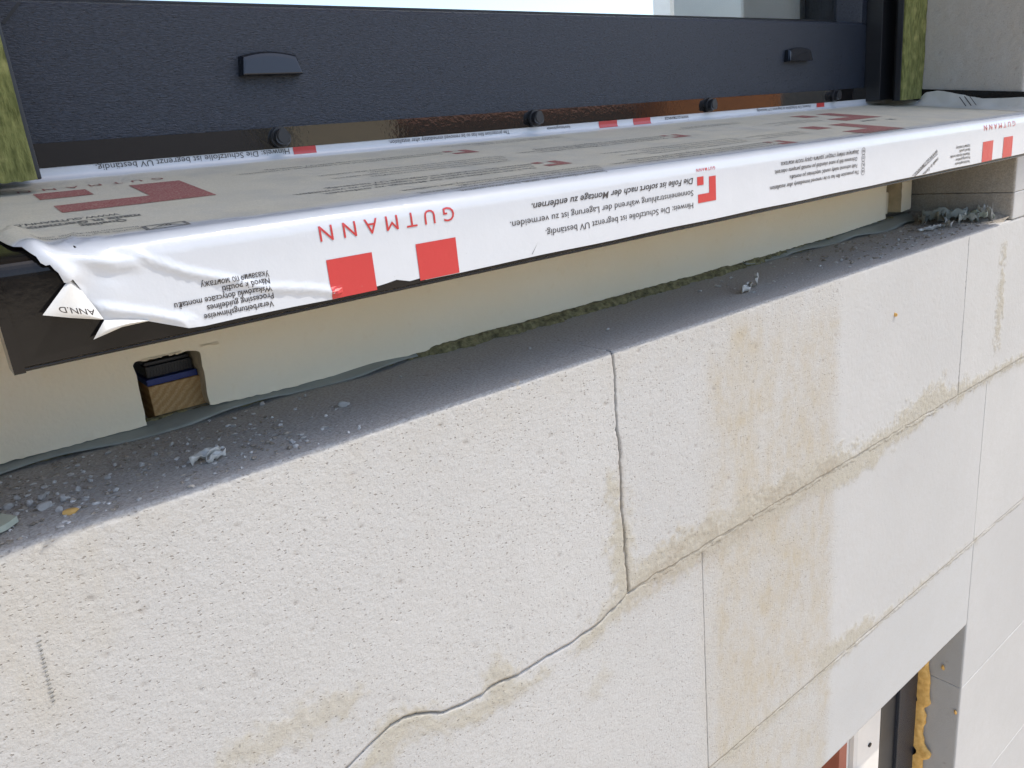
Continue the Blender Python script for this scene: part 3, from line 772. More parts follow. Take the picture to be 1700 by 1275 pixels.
# torn flaps hanging from the film
def flap(name, pts_root, tip_pts, mat, n=10):
    """ruled sheet between a root polyline and a tip polyline, bowed outwards"""
    R_ = np.array(pts_root, float); T_ = np.array(tip_pts, float); nu = len(R_); V = []
    for i in range(nu):
        for k in range(n):
            t = k / (n - 1); p = R_[i] * (1 - t) + T_[i] * t
            p = p + np.array([0, -.0016, .0004]) * math.sin(math.pi * t) * .8
            V.append(p)
    V = np.array(V); V[:, 1] += .0005 * fbm(V, 160, 2, 4)
    return grid_mesh(name, V, nu, n, mat, fo)
rootA = [(-.3372, -.0300, .1168), (-.3350, -.0298, .1130), (-.3328, -.0297, .1075), (-.3305, -.0296, .1020), (-.3288, -.0293, .0974)]
tipA = [(-.3378, -.0310, .1160), (-.3430, -.0345, .1112), (-.3480, -.0385, .1070), (-.3400, -.0375, .1010), (-.3305, -.0325, .0978)]
tipA = [(-.3376, -.0305, .1163), (-.3418, -.0318, .1125), (-.3507, -.0335, .1042), (-.3412, -.0325, .1010), (-.3296, -.0308, .0976)]
fa = flap('torn_flap', rootA, tipA, M['film_cream'])
rootB = [(-.3286, -.0290, .0970), (-.3230, -.0292, .0960), (-.3160, -.0290, .0945), (-.3113, -.0288, .0931)]
tipB = [(-.3296, -.0308, .0964), (-.3350, -.0322, .0903), (-.3226, -.0300, .0928), (-.3118, -.0292, .0929)]
fb = flap('torn_flap', rootB, tipB, M['film_cream'])

# ---- print on the film
def sill_print(name, pts2, faces, mat, off=.00022):
    p = np.array(pts2)
    if (p[:, 1].max() > s1 - .002 and p[:, 1].min() < s2) or p[:, 1].max() > s3:
        bm = bmesh.new(); vs = [bm.verts.new((a, c, 0)) for a, c in p]
        for f in faces:
            try: bm.faces.new([vs[i] for i in f])
            except ValueError: pass
        bmesh.ops.triangulate(bm, faces=bm.faces[:])
        for _ in range(4):
            es = [e for e in bm.edges if abs(e.verts[0].co.y - e.verts[1].co.y) > .0011]
            if not es: break
            bmesh.ops.subdivide_edges(bm, edges=es, cuts=1); bmesh.ops.triangulate(bm, faces=[f for f in bm.faces if len(f.verts) > 3])
        bm.verts.index_update(); p = np.array([v.co[:2] for v in bm.verts]); faces = [tuple(v.index for v in f.verts) for f in bm.faces]; bm.free()
    l = film_lift(p[:, 0], p[:, 1]) + off
    return mesh(name, to_sill(p[:, 0], p[:, 1], l), faces, mat, fo)
def rect(name, x0, x1, a0, a1, mat, off=.00022, skew=0.0):
    nu = max(2, int(abs(x1 - x0) / .003)); nv = max(2, int(abs(a1 - a0) / .0012))
    P = [(x0 + (x1 - x0) * i / nu, a0 + (a1 - a0) * j / nv) for i in range(nu + 1) for j in range(nv + 1)]
    Fq = [(i * (nv + 1) + j, (i + 1) * (nv + 1) + j, (i + 1) * (nv + 1) + j + 1, i * (nv + 1) + j + 1) for i in range(nu) for j in range(nv)]
    return sill_print(name, P, Fq, mat, off)
def logo(x, a, w, mat):
    """angle mark with a small square: bar below, arm on the right, square top left"""
    k = w / .0765
    rect('logo_bar', x, x + w, a, a + .0225 * k, mat); rect('logo_arm', x + .0475 * k, x + w, a + .0225 * k, a + .065 * k, mat, .00022)
    rect('logo_square', x - .002 * k, x + .0245 * k, a + .046 * k, a + .068 * k, mat)
DG = None
def text_mesh(s, bold=0.0, shear=0.0, space=1.0):
    cu = bpy.data.curves.new('t', 'FONT'); cu.body = s; cu.size = 1; cu.offset = bold; cu.shear = shear; cu.space_character = space; cu.resolution_u = 3
    o = bpy.data.objects.new('t', cu); COL.objects.link(o)
    dg = bpy.context.evaluated_depsgraph_get(); e = o.evaluated_get(dg)
    me = bpy.data.meshes.new_from_object(e)
    P = np.array([v.co[:2] for v in me.vertices]); Fc = [tuple(p.vertices) for p in me.polygons]
    bpy.data.objects.remove(o); bpy.data.curves.remove(cu); bpy.data.meshes.remove(me)
    return P, Fc
def text(s, xr, xl, base, size, mat, bold=0.0, shear=0.0, space=1.0, ang=0.0, off=.00026, name='printed_text'):
    """upside-down line as seen from outside: starts at xr, runs to xl; base = arc length of the baseline"""
    P, Fc = text_mesh(s, bold, shear, space)
    x = P[:, 0] - P[:, 0].min(); wid = x.max()
    kx = (xr - xl) / wid if xl is not None else size
    u = x * kx; v = P[:, 1] * size
    c, sn = math.cos(ang), math.sin(ang)
    X = xr - (u * c - v * sn); Sv = base - (u * sn + v * c)
    ok = (Sv > .0014) & (Sv < top_s - .0002)
    if not ok.all():
        idx = {i: k for k, i in enumerate(np.where(ok)[0])}
        Fc = [tuple(idx[i] for i in f) for f in Fc if all(ok[i] for i in f)]
        X, Sv = X[ok], Sv[ok]
    if len(Fc) == 0: return
    return sill_print(name, np.stack([X, Sv], 1), Fc, mat, off)
INK, RED, INKD, REDD = M['ink'], M['red'], M['ink_dust'], M['red_dust']
H = .0046
lines5 = ['Verarbeitungshinweise', 'Processing guidelines', 'Wskazówki dotyczące montażu', 'Návod k použití', 'Указания по монтажу']
# front face, first repeat
for t, xr, xl, bs in zip(lines5, (-.2546, -.2540, -.2543, -.2545, -.2542), (-.2880, -.2858, -.2995, -.2775, -.2864), (.0066, .0104, .0141, .0177, .0212)):
    text(t, xr, xl, bs, .0040, INK, .012)
rect('red_square', -.2242, -.1984, .0013, .0211, RED); rect('red_square', -.1716, -.1454, .0013, .0211, RED)
text('GUTMANN', -.1444, -.2254, .0378, .0108, RED, .0, 0, 1.7)
text('Hinweis: Die Schutzfolie ist begrenzt UV beständig.', .0607, -.0793, .0157, .0058, INK)
text('Sonneneinstrahlung während der Lagerung ist zu vermeiden.', .0611, -.1060, .0243, .0058, INK)
text('Die Folie ist sofort nach der Montage zu entfernen.', .0615, -.0885, .0327, .0058, INK, .012, .22)
logo(.0664, .0145, .0206, RED); text('GUTMANN', .0868, .0656, .0384, .0030, RED, .01, 0, 1.4)
l4 = ['The protection film has to be removed immediately after installation.', 'Folię ochronną należy usunąć natychmiast po montażu.', 'Ochrannou fólii je nutné okamžitě po montáži parapetu odstranit.', 'Защитную плёнку следует удалить сразу после монтажа.']
def ring(x, a, r, mat, code):
    n = 20; P = []; Fq = []
    for k in range(n):
        t = 2 * math.pi * k / n; P += [(x + r * math.cos(t), a + r * math.sin(t)), (x + (r - .0004) * math.cos(t), a + (r - .0004) * math.sin(t))]
    for k in range(n): j = (k + 1) % n; Fq.append((2 * k, 2 * j, 2 * j + 1, 2 * k + 1))
    sill_print('country_ring', P, Fq, mat); text(code, x + .0018, x - .0018, a + .0011, .0028, mat, .02)
for t, xr, xl, bs, cc in zip(l4, (.2885, .2855, .2850, .2874), (.1540, .1810, .1606, .1690), (.0168, .0226, .0284, .0341), ('GB', 'PL', 'CZ', 'RUS')):
    text(t, xr, xl, bs, .0047, INK, .008, .18); ring(.2955, bs - .0017, .0032, INK, cc)
text('WWW.GUTMANN.DE', .4380, None, .0235, .0054, INK, .012, 0, 1.0, math.radians(23))
text('made in Germany', .4405, None, .0152, .0054, INK, .012, 0, 1.0, math.radians(23))
P0 = [(.4395, .0190), (.4395, .0182), (.3930, .00145), (.3950, .00145)]
sill_print('rule', P0, [(0, 1, 2, 3)], INK)
# front face, second repeat
D = .7700
for t, xr, xl, bs in zip(lines5, (.5150, .5150, .5140, .5135, .5130), (.4800, .4810, .4680, .4880, .4800), (.0062, .0102, .0142, .0184, .0224)):
    text(t, xr, xl, bs, .0040, INK, .012)
rect('red_square', .5444, .5710, .0013, .0222, RED); rect('red_square', .5983, .6238, .0013, .0232, RED)
text('GUTMANN', .6275, .5448, .0392, .0080, RED, .0, 0, 1.7)
# a scratch on the nose
sill_print('scratch', [(-.0916, .003), (-.0911, .003), (-.0860, .0094), (-.0858, .0096)], [(0, 1, 2, 3)], INK)
# top, under the dust
logo(-.3212, .1229, .0765, REDD); logo(.326, .0560, .0765, REDD); logo(.432, .1340, .0765, REDD)
text('GUTMANN', -.2500, -.3290, .2060, .0105, REDD, .0, 0, 1.9)
text('WWW.GUTMANN.DE', -.3003, -.3480, .1045, .0072, INKD, .02); rect('rule', -.3470, -.2935, .0955, .0962, INKD)
text('made in Germany', -.2927, -.3420, .0948, .0080, INKD, .03); text('Qualität', -.3011, -.3214, .0870, .0080, INKD, .03)
text('Protection film against soiling', -.3010, -.3440, .0672, .0045, INKD); text('Schutzfolie gegen Verschmutzung', -.2995, -.3420, .0620, .0045, INKD)
for (xa, xb, a0, a1) in ((-.3005, -.2985, .0545, .0643), (-.2825, -.2807, .0545, .0643), (-.2985, -.2825, .0545, .0556), (-.2985, -.2825, .0632, .0643)): rect('recycling_box', xa, xb, a0, a1, INKD)
text('02', -.2880, -.2935, .0615, .0045, INKD, .02)
for q in (((-.2985, .0556), (-.2978, .0556), (-.2895, .0632), (-.2908, .0632)), ((-.2825, .0556), (-.2832, .0556), (-.2908, .0632), (-.2895, .0632))): sill_print('recycling_mark', list(q), [(0, 1, 2, 3)], INKD)
tl = ['Hinweis: Die Schutzfolie ist begrenzt UV beständig.', 'Sonneneinstrahlung während der Lagerung ist zu vermeiden.', 'Die Folie ist sofort nach der Montage zu entfernen.']
def para(xr, xl, a, ls, step=.0075, size=.0062, bold=0):
    for i, t in enumerate(ls):
        f = (len(t) / max(len(q) for q in ls)); text(t, xr - .004 * i, xr - .004 * i - (xr - xl) * f, a - step * i, size, INKD, bold)
para(-.048, -.205, .1960, tl[:2]); logo(-.044, .1790, .022, REDD)
para(-.024, -.172, .1500, l4); para(-.036, -.208, .1045, tl, .0075, .0062, .015); logo(-.0320, .0870, .022, REDD)
para(-.005, -.160, .0700, l4, .0066, .0056, .01)
para(.165, .000, .1630, tl, .0075, .0062, .012); logo(.168, .1450, .022, REDD)
para(.205, .040, .1110, l4); para(.200, .010, .0740, tl, .0068, .0058, .012); logo(.196, .0560, .022, REDD)
para(.100, -.03, .2240, l4[:2]); para(.330, .230, .2000, tl[:2]); para(.425, .330, .1690, l4[:3]); para(.300, .215, .1080, l4[:3])
para(.40, .31, .0500 + .012, l4[:2], .006, .005, .01)
text('WWW', .468, .435, .1240, .0110, INKD, .03, .4); text('DE', .490, .478, .1150, .0100, INKD, .03)
# strip up the back
SB = .2472
text('Hinweis: Die Schutzfolie ist begrenzt UV beständig.', -.1496, -.2789, .2447, .0056, INK); rect('red_square', -.1466, -.1286, .2398, top_s - .0002, RED)
text('The protection film has to be removed immediately after installation.', .0559, -.0663, .2443, .0046, INK)
rect('red_square', .1661, .1915, .2385, top_s - .0002, RED); rect('red_square', .2143, .2400, .2385, top_s - .0002, RED)
text('WWW.GUTMANN.DE', .300, .262, .2440, .004, INK, .01); text('Verarbeitungshinweise', .1290, .1000, .2440, .0040, INK)
text('Hinweis: Die Schutzfolie ist begrenzt UV beständig.', .5335, .4210, .2440, .0050, INK); rect('red_square', .5471, .5649, .2400, top_s - .0002, RED)
# lettering on the torn flap
P, Fc = text_mesh('ANN.D', .015)
x = P[:, 0] - P[:, 0].min(); u = x / x.max(); v = P[:, 1]
A0 = np.array((-.3322, -.0336, .1012)); ux = np.array((-.0128, -.0012, .0040)); vy = np.array((.0004, .0004, -.0040))
Vt = A0 + u[:, None] * ux + (v * .9)[:, None] * vy + np.array([0, -.0012, .0016])
mesh('printed_text', Vt, Fc, M['ink'], fo)

# film bunched up in the corner at the reveal
zt = [(.1250, .1545), (.1215, .1600), (.1137, .1668), (.1000, .1668), (.0908, .1655), (.0683, .1582), (.0430, .1512), (.0200, .1492), (-.0009, .1482), (-.026, .1420)]
ys = np.linspace(.1250, -.026, 60); zz = np.interp(-ys, [-a for a, _ in zt], [c for _, c in zt])
V = []; nv = 12
for y, z in zip(ys, zz):
    zs = Z0 + K * y + .0006
    for k in range(nv):
        t = k / (nv - 1); xx = .7000 + .0195 * t ** .6 + .002 * math.sin(y * 90) * (1 - t)
        V.append((xx, y, zs + (z - zs) * t ** 1.8))
V = np.array(V); V[:, 0] -= .0022 * fbm(V, 70, 3, 8); V[:, 2] += .0006 * fbm(V, 90, 2, 12) * (np.tile(np.arange(nv), 60) > 0)
cb = grid_mesh('bunched_film', V, 60, nv, M['film_back'], sill)
for j, (y0, wdt) in enumerate(((.0560, .004), (.0500, .004), (.0440, .003))):
    Q = []
    for k in range(8):
        t = k / 7; z = .142 + .012 * t; yy = y0 + .012 * t
        Q += [(.7045 + .008 * t, yy, z), (.7045 + .008 * t, yy - wdt * .35, z)]
    mesh('print_mark', [(a - .0035, c, e + .0020) for a, c, e in Q], [(2 * k, 2 * k + 1, 2 * k + 3, 2 * k + 2) for k in range(7)], M['ink'], cb)

# ------------------------------------------------------------------ insulation boards under the sill
def jitter_line(p, q, step, amp, seed):
    n = max(2, int(math.dist(p, q) / step)); r = random.Random(seed); out = []
    for i in range(n):
        t = i / n; a = 0 if i == 0 else amp
        out.append((p[0] + (q[0] - p[0]) * t + r.uniform(-a, a), p[1] + (q[1] - p[1]) * t + r.uniform(-a, a)))
    return out
def board(name, outline, y0, y1, label, seed, mat='board'):
    o = empty(name, label, 'insulation board', (sum(p[0] for p in outline) / len(outline), (y0 + y1) / 2, min(p[1] for p in outline)))
    n = len(outline)
    bm = bmesh.new()
    # front face bowed by a slight chamfer at the cut edges, then extruded back
    c = 0.0006
    F_ = [bm.verts.new((p[0], y0 + random.Random(seed + i).uniform(.0002, .0009), p[1])) for i, p in enumerate(outline)]
    B_ = [bm.verts.new((p[0], y1, p[1])) for p in outline]
    for i in range(n): bm.faces.new((F_[i], F_[(i + 1) % n], B_[(i + 1) % n], B_[i]))
    bm_obj('cut_edge', bm, M['board_raw'], o)
    # face sheet
    pts = [Vector(p) for p in outline]
    arr = np.array(outline); gx = np.arange(arr[:, 0].min() + .003, arr[:, 0].max(), .006); gz = np.arange(arr[:, 1].min() + .003, arr[:, 1].max(), .006)
    G = np.array([(x, z) for x in gx for z in gz]); r = np.zeros(len(G), bool); j = n - 1
    for i in range(n):
        xi, zi = arr[i]; xj, zj = arr[j]
        r ^= ((zi > G[:, 1]) != (zj > G[:, 1])) & (G[:, 0] < (xj - xi) * (G[:, 1] - zi) / (zj - zi + 1e-15) + xi); j = i
    G = G[r]
    v2, _, f2, _, _, _ = delaunay_2d_cdt(pts + [Vector((float(a), float(b_))) for a, b_ in G], [(i, (i + 1) % n) for i in range(n)], [], 1, 1e-7)
    P = np.array([(v.x, y0, v.y) for v in v2]); P[:, 1] += .0006 * fbm(P, 18, 3, seed) + .00015 * vnoise(P, 300, seed)
    for i in range(min(n, len(P))): P[i, 1] += 0.0004
    f = mesh('face', P, f2, M[mat], o, True)
    if f.data.polygons[0].normal.y > 0: f.data.flip_normals()
    return o
ol = []
ol += jitter_line((-.3920, .0060), (-.2962, .0046), .003, .0004, 1)
ol += jitter_line((-.2950, .0050), (-.2940, .0420), .004, .0003, 2)
ol += [(-.2946, .0440), (-.2936, .0456)]
ol += jitter_line((-.2925, .0462), (-.2590, .0452), .002, .0006, 3)
ol += [(-.2560, .0446), (-.2540, .0435)]
ol += jitter_line((-.2535, .0420), (-.2549, .0085), .004, .0004, 4)
ol += [(-.2545, .0070), (-.2520, .0064)]
ol += jitter_line((-.2500, .0062), (-.1990, .0038), .003, .0004, 5)
ol += jitter_line((-.1980, .0038), (.10, .0034), .004, .0005, 6)
ol += jitter_line((.11, .0034), (.53, .0074), .004, .0004, 7)
ol += jitter_line((.534, .0075), (.6425, .0115), .004, .0004, 8)
ol += jitter_line((.6432, .0120), (.6405, .0445), .004, .0005, 9)
ol += jitter_line((.6420, .0450), (.6415, .1440), .006, .0003, 10)
ol += [(.642, .1450), (-.3920, .1450)]
board('insulation_board', ol, .1220, .1690, 'long cream rigid foam board with a square notch under the film-wrapped sill', 20)
ol2 = jitter_line((.6835, .0150), (.7100, .0165), .003, .0005, 11) + jitter_line((.7110, .0180), (.7105, .143), .006, .0004, 12) + jitter_line((.7100, .1440), (.6840, .1440), .02, 0, 13) + jitter_line((.6835, .143), (.6832, .018), .006, .0005, 14)
board('insulation_board', ol2, .1215, .1680, 'narrow cream foam offcut standing upright against the dark reveal', 40)
ol3 = jitter_line((.6405, .0135), (.6850, .0140), .003, .0006, 15) + [(.6850, .0405), (.6800, .0425), (.6700, .0418), (.6620, .0440), (.6540, .0412), (.6405, .0425)]
board('insulation_board', ol3, .1390, .1660, 'small recessed foam piece with rounded top between two cream boards', 60, 'board')
# torn flakes hanging at the notch head
for k, (x, z, w, h) in enumerate(((-.2860, .0464, .007, .0009), (-.2785, .0464, .010, .0007), (-.2690, .0462, .008, .0010), (-.2470, .0470, .012, .0016))):
    V = []
    for i in range(6):
        t = i / 5; V += [(x - w / 2 + w * t, .1216, z + .0008), (x - w / 2 + w * t, .1206 - .0008 * math.sin(t * 3), z - h * (.5 + .5 * math.sin(t * 5 + k)) * .8)]
    f = mesh('foam_flake', V, [(2 * i, 2 * i + 1, 2 * i + 3, 2 * i + 2) for i in range(5)], M['board'])
    tag(f, 'torn foam flake hanging over the notch of the cream board', 'flake', 'foam flakes at the notch head')

# ------------------------------------------------------------------ wood block, spacer plates and an added dark sheet in the notch
wb = box('wood_block', -.2868, -.2533, .1345, .1900, .0002, .0255, M['pine'], None, .0006)
tag(wb, 'sawn pine block with visible end grain inside the square foam notch', 'wood block')
bp = box('spacer_or_shade_sheet', -.2866, -.2545, .1362, .1880, .0256, .0297, M['blue'], None, .0005)
tag(bp, 'blue plastic spacer plate on top of the pine block', 'spacer')
kp = empty('spacer_or_shade_sheet', 'black ribbed plastic spacer on top of the blue plate', 'spacer', (-.2700, .1650, .0298))
box('plate', -.2846, -.2552, .1412, .1880, .0298, .0372, M['capmatt'], kp, .0004)
for i in range(15):
    x = -.2838 + i * .00195; box('rib', x, x + .0010, .1407, .1414, .0301, .0370, M['capmatt'], kp)
box('top_rail', -.2840, -.2556, .1440, .1860, .0373, .0395, M['capmatt'], kp, .0003)
bk = box('spacer_or_shade_sheet', -.3000, -.2460, .1905, .1940, .0002, .0700, M['black_gap'])  # black sheet added to stand in for the shade deep in the notch
tag(bk, 'added black sheet in place of the dark cavity behind the square notch', 'spacer')

# ------------------------------------------------------------------ mineral wool strip in the gap
nx, nc = 520, 9
T = np.repeat(np.linspace(-.3915, .6700, nx), nc); a = np.tile(np.linspace(0, 1, nc), nx)
hgt = .0062 + .004 * sstep(.3, .65, T)
P = np.stack([T, .1160 + .0100 * a, hgt * np.sin(np.minimum(a * 2.2, 1.57))], 1)
Q = np.stack([T, a * .02, T * 0], 1)
P[:, 1] -= .0055 * fbm(Q, 45, 3, 3) + .0036 * fbm(Q, 240, 3, 4) + .004 * sstep(-.10, .02, T) * sstep(.25, .12, T) - .0065 * sstep(-.06, -.12, T) - .005 * sstep(.32, .42, T)
P[:, 2] += .0010 * fbm(Q, 140, 3, 6) * (a > .1); P[:, 2] = np.where(a < .02, -.0006, P[:, 2])
wl = grid_mesh('mineral_wool', P, nx, nc, M['wool'], None, flip=True)
tag(wl, 'olive mineral wool strip squeezed into the gap under the long foam board', 'insulation')

# ------------------------------------------------------------------ grey-green membrane showing below the boards
def ribbon(x0, x1, front, label, seed, zf):
    nx, nc = max(20, int((x1 - x0) / .003)), 8
    xs = np.linspace(x0, x1, nx); V = []
    for x in xs:
        yf = front(x)
        for k in range(nc):
            t = k / (nc - 1); V.append((x, .1340 + (yf - .1340) * t, zf(x) * (1 - t ** 2) + .0012 + .0016 * t * math.sin(x * 55 + seed)))
    V = np.array(V); V[:, 2] = np.maximum(V[:, 2] + .0005 * fbm(V, 60, 2, seed), .0006)
    o = grid_mesh('membrane', V, nx, nc, M['membrane'])
    sol = o.modifiers.new('thick', 'SOLIDIFY'); sol.thickness = .0005; sol.offset = 0
    return tag(o, label, 'membrane')
def f1(x):
    e = sstep(-.085, -.15, np.array([x]))[0]
    return .1180 - .0075 * e * (.55 + .45 * math.sin(x * 42 + 1.0)) + .004 * (1 - e)
ribbon(-.3918, -.0930, f1, 'grey-green membrane edge curling out below the notched foam board', 2, lambda x: .0044)
ribbon(.3300, .7220, lambda x: .1180 - .006 * sstep(.36, .5, np.array([x]))[0] - .010 * math.exp(-((x - .62) / .05) ** 2), 'grey-green membrane edge on the ledge near the dark reveal', 9, lambda x: .0046 + .004 * float(sstep(.45, .65, np.array([x]))[0]))

# ------------------------------------------------------------------ scraps and crumbs on the ledge
def crumpled(name, cx, cy, cz, L, Wd, h, ang, mat, label, seed, cat='film scrap', group=None, rag=.35, curl=1.0):
    L *= .85; Wd *= .75; h *= .8
    n, mv = 30, 10; r = random.Random(seed); V = []
    ca, sa = math.cos(ang), math.sin(ang)
    for i in range(n):
        t = i / (n - 1) - .5
        wv = Wd * (1 - abs(2 * t) ** 3 * .85) * (1 + rag * math.sin(t * 17 + seed) * .5)
        for j in range(mv):
            q = j / (mv - 1) - .5
            x = L * t; y = wv * q + Wd * .25 * math.sin(t * 5 + seed)
            z = h * (abs(q) * 1.6 * curl + .35 * math.sin(t * 9 + seed * 2) * math.cos(q * 5 + seed) + .35)
            V.append((cx + x * ca - y * sa, cy + x * sa + y * ca, z))
    V = np.array(V); V[:, 2] += h * .5 * fbm(V, 260, 3, seed); V[:, :2] += (.0016 * np.stack([fbm(V, 300, 2, seed + 1), fbm(V, 300, 2, seed + 2)], 1)); V[:, 2] += cz - V[:, 2].min() + .0002
    o = grid_mesh(name, V, n, mv, mat)
    s = o.modifiers.new('thick', 'SOLIDIFY'); s.thickness = .00035; s.offset = 0
    return tag(o, label, cat, group)
crumpled('film_scrap', -.2855, .0370, 0, .024, .0090, .0045, .55, M['film_back'], 'crumpled whitish film scrap with curled ends on the ledge below the notch', 3, curl=1.3)
crumpled('film_scrap', -.2815, .0310, 0, .014, .0045, .0050, .25, M['film_back'], 'short whitish film curl touching the crumpled scrap below the notch', 8)
crumpled('film_scrap', .2180, .0380, 0, .030, .0070, .0060, .35, M['film_back'], 'pale twisted film shred lying alone mid ledge', 5, curl=1.6)
crumpled('film_scrap', .2440, .0465, 0, .026, .0030, .0100, .55, M['film_back'], 'thin upright film tail beside the twisted shred', 6, curl=1.2)
crumpled('film_scrap', .6280, .0550, 0, .060, .0100, .0060, -.2, M['film_back'], 'bluish white film strip lying before the dark reveal corner', 12)
crumpled('film_scrap', .6520, .0460, 0, .028, .0080, .0080, .5, M['film_back'], 'small folded film piece at the end of the bluish strip', 13)
for k, (x, y, L, w, h, a_, lab) in enumerate(((.690, .088, .050, .010, .010, .2, 'grey-green film shred at the back of the debris heap in the corner'), (.700, .062, .045, .011, .012, -.6, 'curled grey-green film shred in the middle of the corner debris heap'),
                                         (.706, .040, .036, .009, .010, .9, 'grey-green film shred at the outer end of the corner debris heap'), (.688, .068, .060, .005, .014, -1.1, 'long thin grey-green film sliver sticking up from the corner debris heap'),
                                         (.708, .026, .026, .006, .018, 1.2, 'pale film sliver leaning on the reveal at the corner debris heap'))):
    crumpled('film_shred', x, y, .0004, L, w, h, a_, M['membrane'] if k != 4 else M['film_back'], lab, 20 + k, 'film scrap', 'film shreds in the reveal corner', curl=1.4)
for k in range(14):
    x, y = .700 + .018 * random.random() - .03 * (k % 3 == 0), .018 + .082 * random.random()
    crumpled('film_shred', x, y, .0004 + .006 * random.random(), .016 + .026 * random.random(), .002 + .004 * random.random(), .004 + .009 * random.random(), random.uniform(-1.4, 1.4), M[('membrane', 'film_back', 'scrap_green')[k % 3]],
             'small loose film sliver in the debris heap at the foot of the reveal', 60 + k, 'film scrap', 'film slivers in the reveal corner', curl=1.5)
gpc = prism('film_offcut', [(-.3920, .0460), (-.3855, .0455), (-.3790, .0335), (-.3775, .0300), (-.3830, .0235), (-.3920, .0200)], 'z', .0012, .0042, M['scrap_green'], None, .0004)
tag(gpc, 'pale green film offcut lying flat among brown crumbs on the ledge', 'film scrap')

def rock(seed, r, elong=1.0):
    bm = bmesh.new(); bmesh.ops.create_icosphere(bm, subdivisions=2, radius=r); rr = random.Random(seed)
    pl = [(Vector((rr.gauss(0, 1), rr.gauss(0, 1), rr.gauss(0, .8))).normalized(), rr.uniform(.45, .85) * r) for _ in range(9)]
    V = np.array([v.co[:] for v in bm.verts]); n = fbm(V + seed * 3.1, .9 / r, 3, seed)
    for v, q in zip(bm.verts, n):
        for nrm_, dd in pl:
            e = v.co.dot(nrm_) - dd
            if e > 0: v.co -= nrm_ * e
        v.co *= 1 + .22 * q + rr.uniform(-.05, .05); v.co.x *= elong; v.co.z *= .8
    zmin = min(v.co.z for v in bm.verts)
    for v in bm.verts: v.co.z -= zmin + r * .12
    me = bpy.data.meshes.new('concrete_crumb'); bm.to_mesh(me); bm.free(); return me
rocks = [rock(i, 1.0, 1 + .25 * (i % 3)) for i in range(6)]
for me_ in rocks: me_.materials.append(M['chip'])
spots = [(-.3479, .0517, .0026), (-.3564, .0431, .0034), (-.3651, .0397, .0042), (-.3405, .0604, .0020), (-.2920, .0818, .0022), (-.3035, .0040, .0024), (-.3143, .0599, .0028), (-.1898, .0588, .0036), (-.1860, .0600, .0022),
         (-.2241, .1120, .0024), (-.3703, .0512, .0038), (-.3322, .0564, .0022), (-.3740, .0663, .0026), (-.3791, .0563, .0030), (-.3470, .0350, .0020), (-.3330, .0330, .0022), (-.2480, .0980, .0018), (-.3640, .0560, .0030),
         (-.3600, .0300, .0026), (-.3250, .0750, .0018), (-.2950, .1020, .0017), (-.0280, .0620, .0018), (.0450, .0500, .0022), (-.1310, .0850, .0016), (.3950, .0450, .0026), (.4700, .0700, .0030), (.5400, .0550, .0028), (.5900, .0300, .0024), (.5600, .0820, .0034), (.5050, .0380, .0020)]
for i, (x, y, r) in enumerate(spots):
    o = bpy.data.objects.new('concrete_crumb', rocks[i % 6]); COL.objects.link(o)
    o.location = (x, y, 0); r *= .78; o.scale = (r, r, r); o.rotation_euler = (0, 0, i * 1.7)
    special = {2: 'largest whitish concrete crumb beside the pale green film offcut', 10: 'whitish concrete crumb behind the largest crumb by the pale green offcut', 4: 'lone whitish crumb between the notch and the crumpled film scrap',
               5: 'whitish crumb at the very front edge of the ledge below the crumpled scrap', 7: 'dark-shaded pair of concrete crumbs alone on the grey ledge, the bigger one', 8: 'dark-shaded pair of concrete crumbs alone on the grey ledge, the smaller one', 9: 'whitish crumb lying against the membrane just past the notch'}
    if i in special: lab = special[i]
    elif x < -.24: lab = 'whitish concrete crumb among the rubble near the pale green offcut and notch'
    elif x < .1: lab = 'whitish concrete crumb on the clean middle stretch of ledge'
    else: lab = 'whitish concrete crumb on the ledge before the reveal corner debris'
    tag(o, lab, 'crumb', 'concrete crumbs on the ledge ' + ('near the notch' if x < -.24 else 'middle' if x < .1 else 'near the reveal'))
oc = bpy.data.objects.new('foam_crumb', rock(31, .0026, 1.5)); COL.objects.link(oc); oc.data.materials.append(M['ochre']); oc.location = (-.3560, .0220, 0)
tag(oc, 'ochre foam crumb lying on the ledge beside whitish rubble', 'crumb')
ch = bpy.data.objects.new('concrete_crumb', rock(33, .0058, 1.3)); COL.objects.link(ch); ch.data.materials.append(M['mortar']); ch.location = (-.0890, .0040, -.0062)
tag(ch, 'rounded concrete lump stuck on the front edge of the ledge', 'crumb')
# loose dust and grit that nobody could count
gv, gf = [], []
rr = random.Random(5)
base = [v.co[:] for v in rocks[1].vertices]; bf = [tuple(p.vertices) for p in rocks[1].polygons]
ico = bmesh.new(); bmesh.ops.create_icosphere(ico, subdivisions=1, radius=1); iv = np.array([v.co[:] for v in ico.verts]); if_ = np.array([[v.index for v in f.verts] for f in ico.faces]); ico.free()
def grit(name, n, fx, fy, rmin, rmax, mat, label):
    Vs, Fs = [], []
    for i in range(n):
        x, y = fx(), fy(); r = rmin + (rmax - rmin) * rr.random() ** 3
        sc = np.array([r * rr.uniform(.7, 1.5), r * rr.uniform(.7, 1.5), r * rr.uniform(.4, .8)])
        V = iv * sc * (1 + .35 * RNG.standard_normal((len(iv), 1)).clip(-1, 1)); V = V + np.array([x, y, sc[2] * .5])
        Fs.append(if_ + len(iv) * i); Vs.append(V)
    o = mesh(name, np.concatenate(Vs), np.concatenate(Fs), mat)
    return tag(o, label, 'grit', kind='stuff')
grit('grit', 700, lambda: -.392 + .16 * rr.random() ** 1.6, lambda: .006 + .105 * rr.random(), .0004, .0016, M['chip_brown'], 'brown grit scattered on the ledge near the notch')
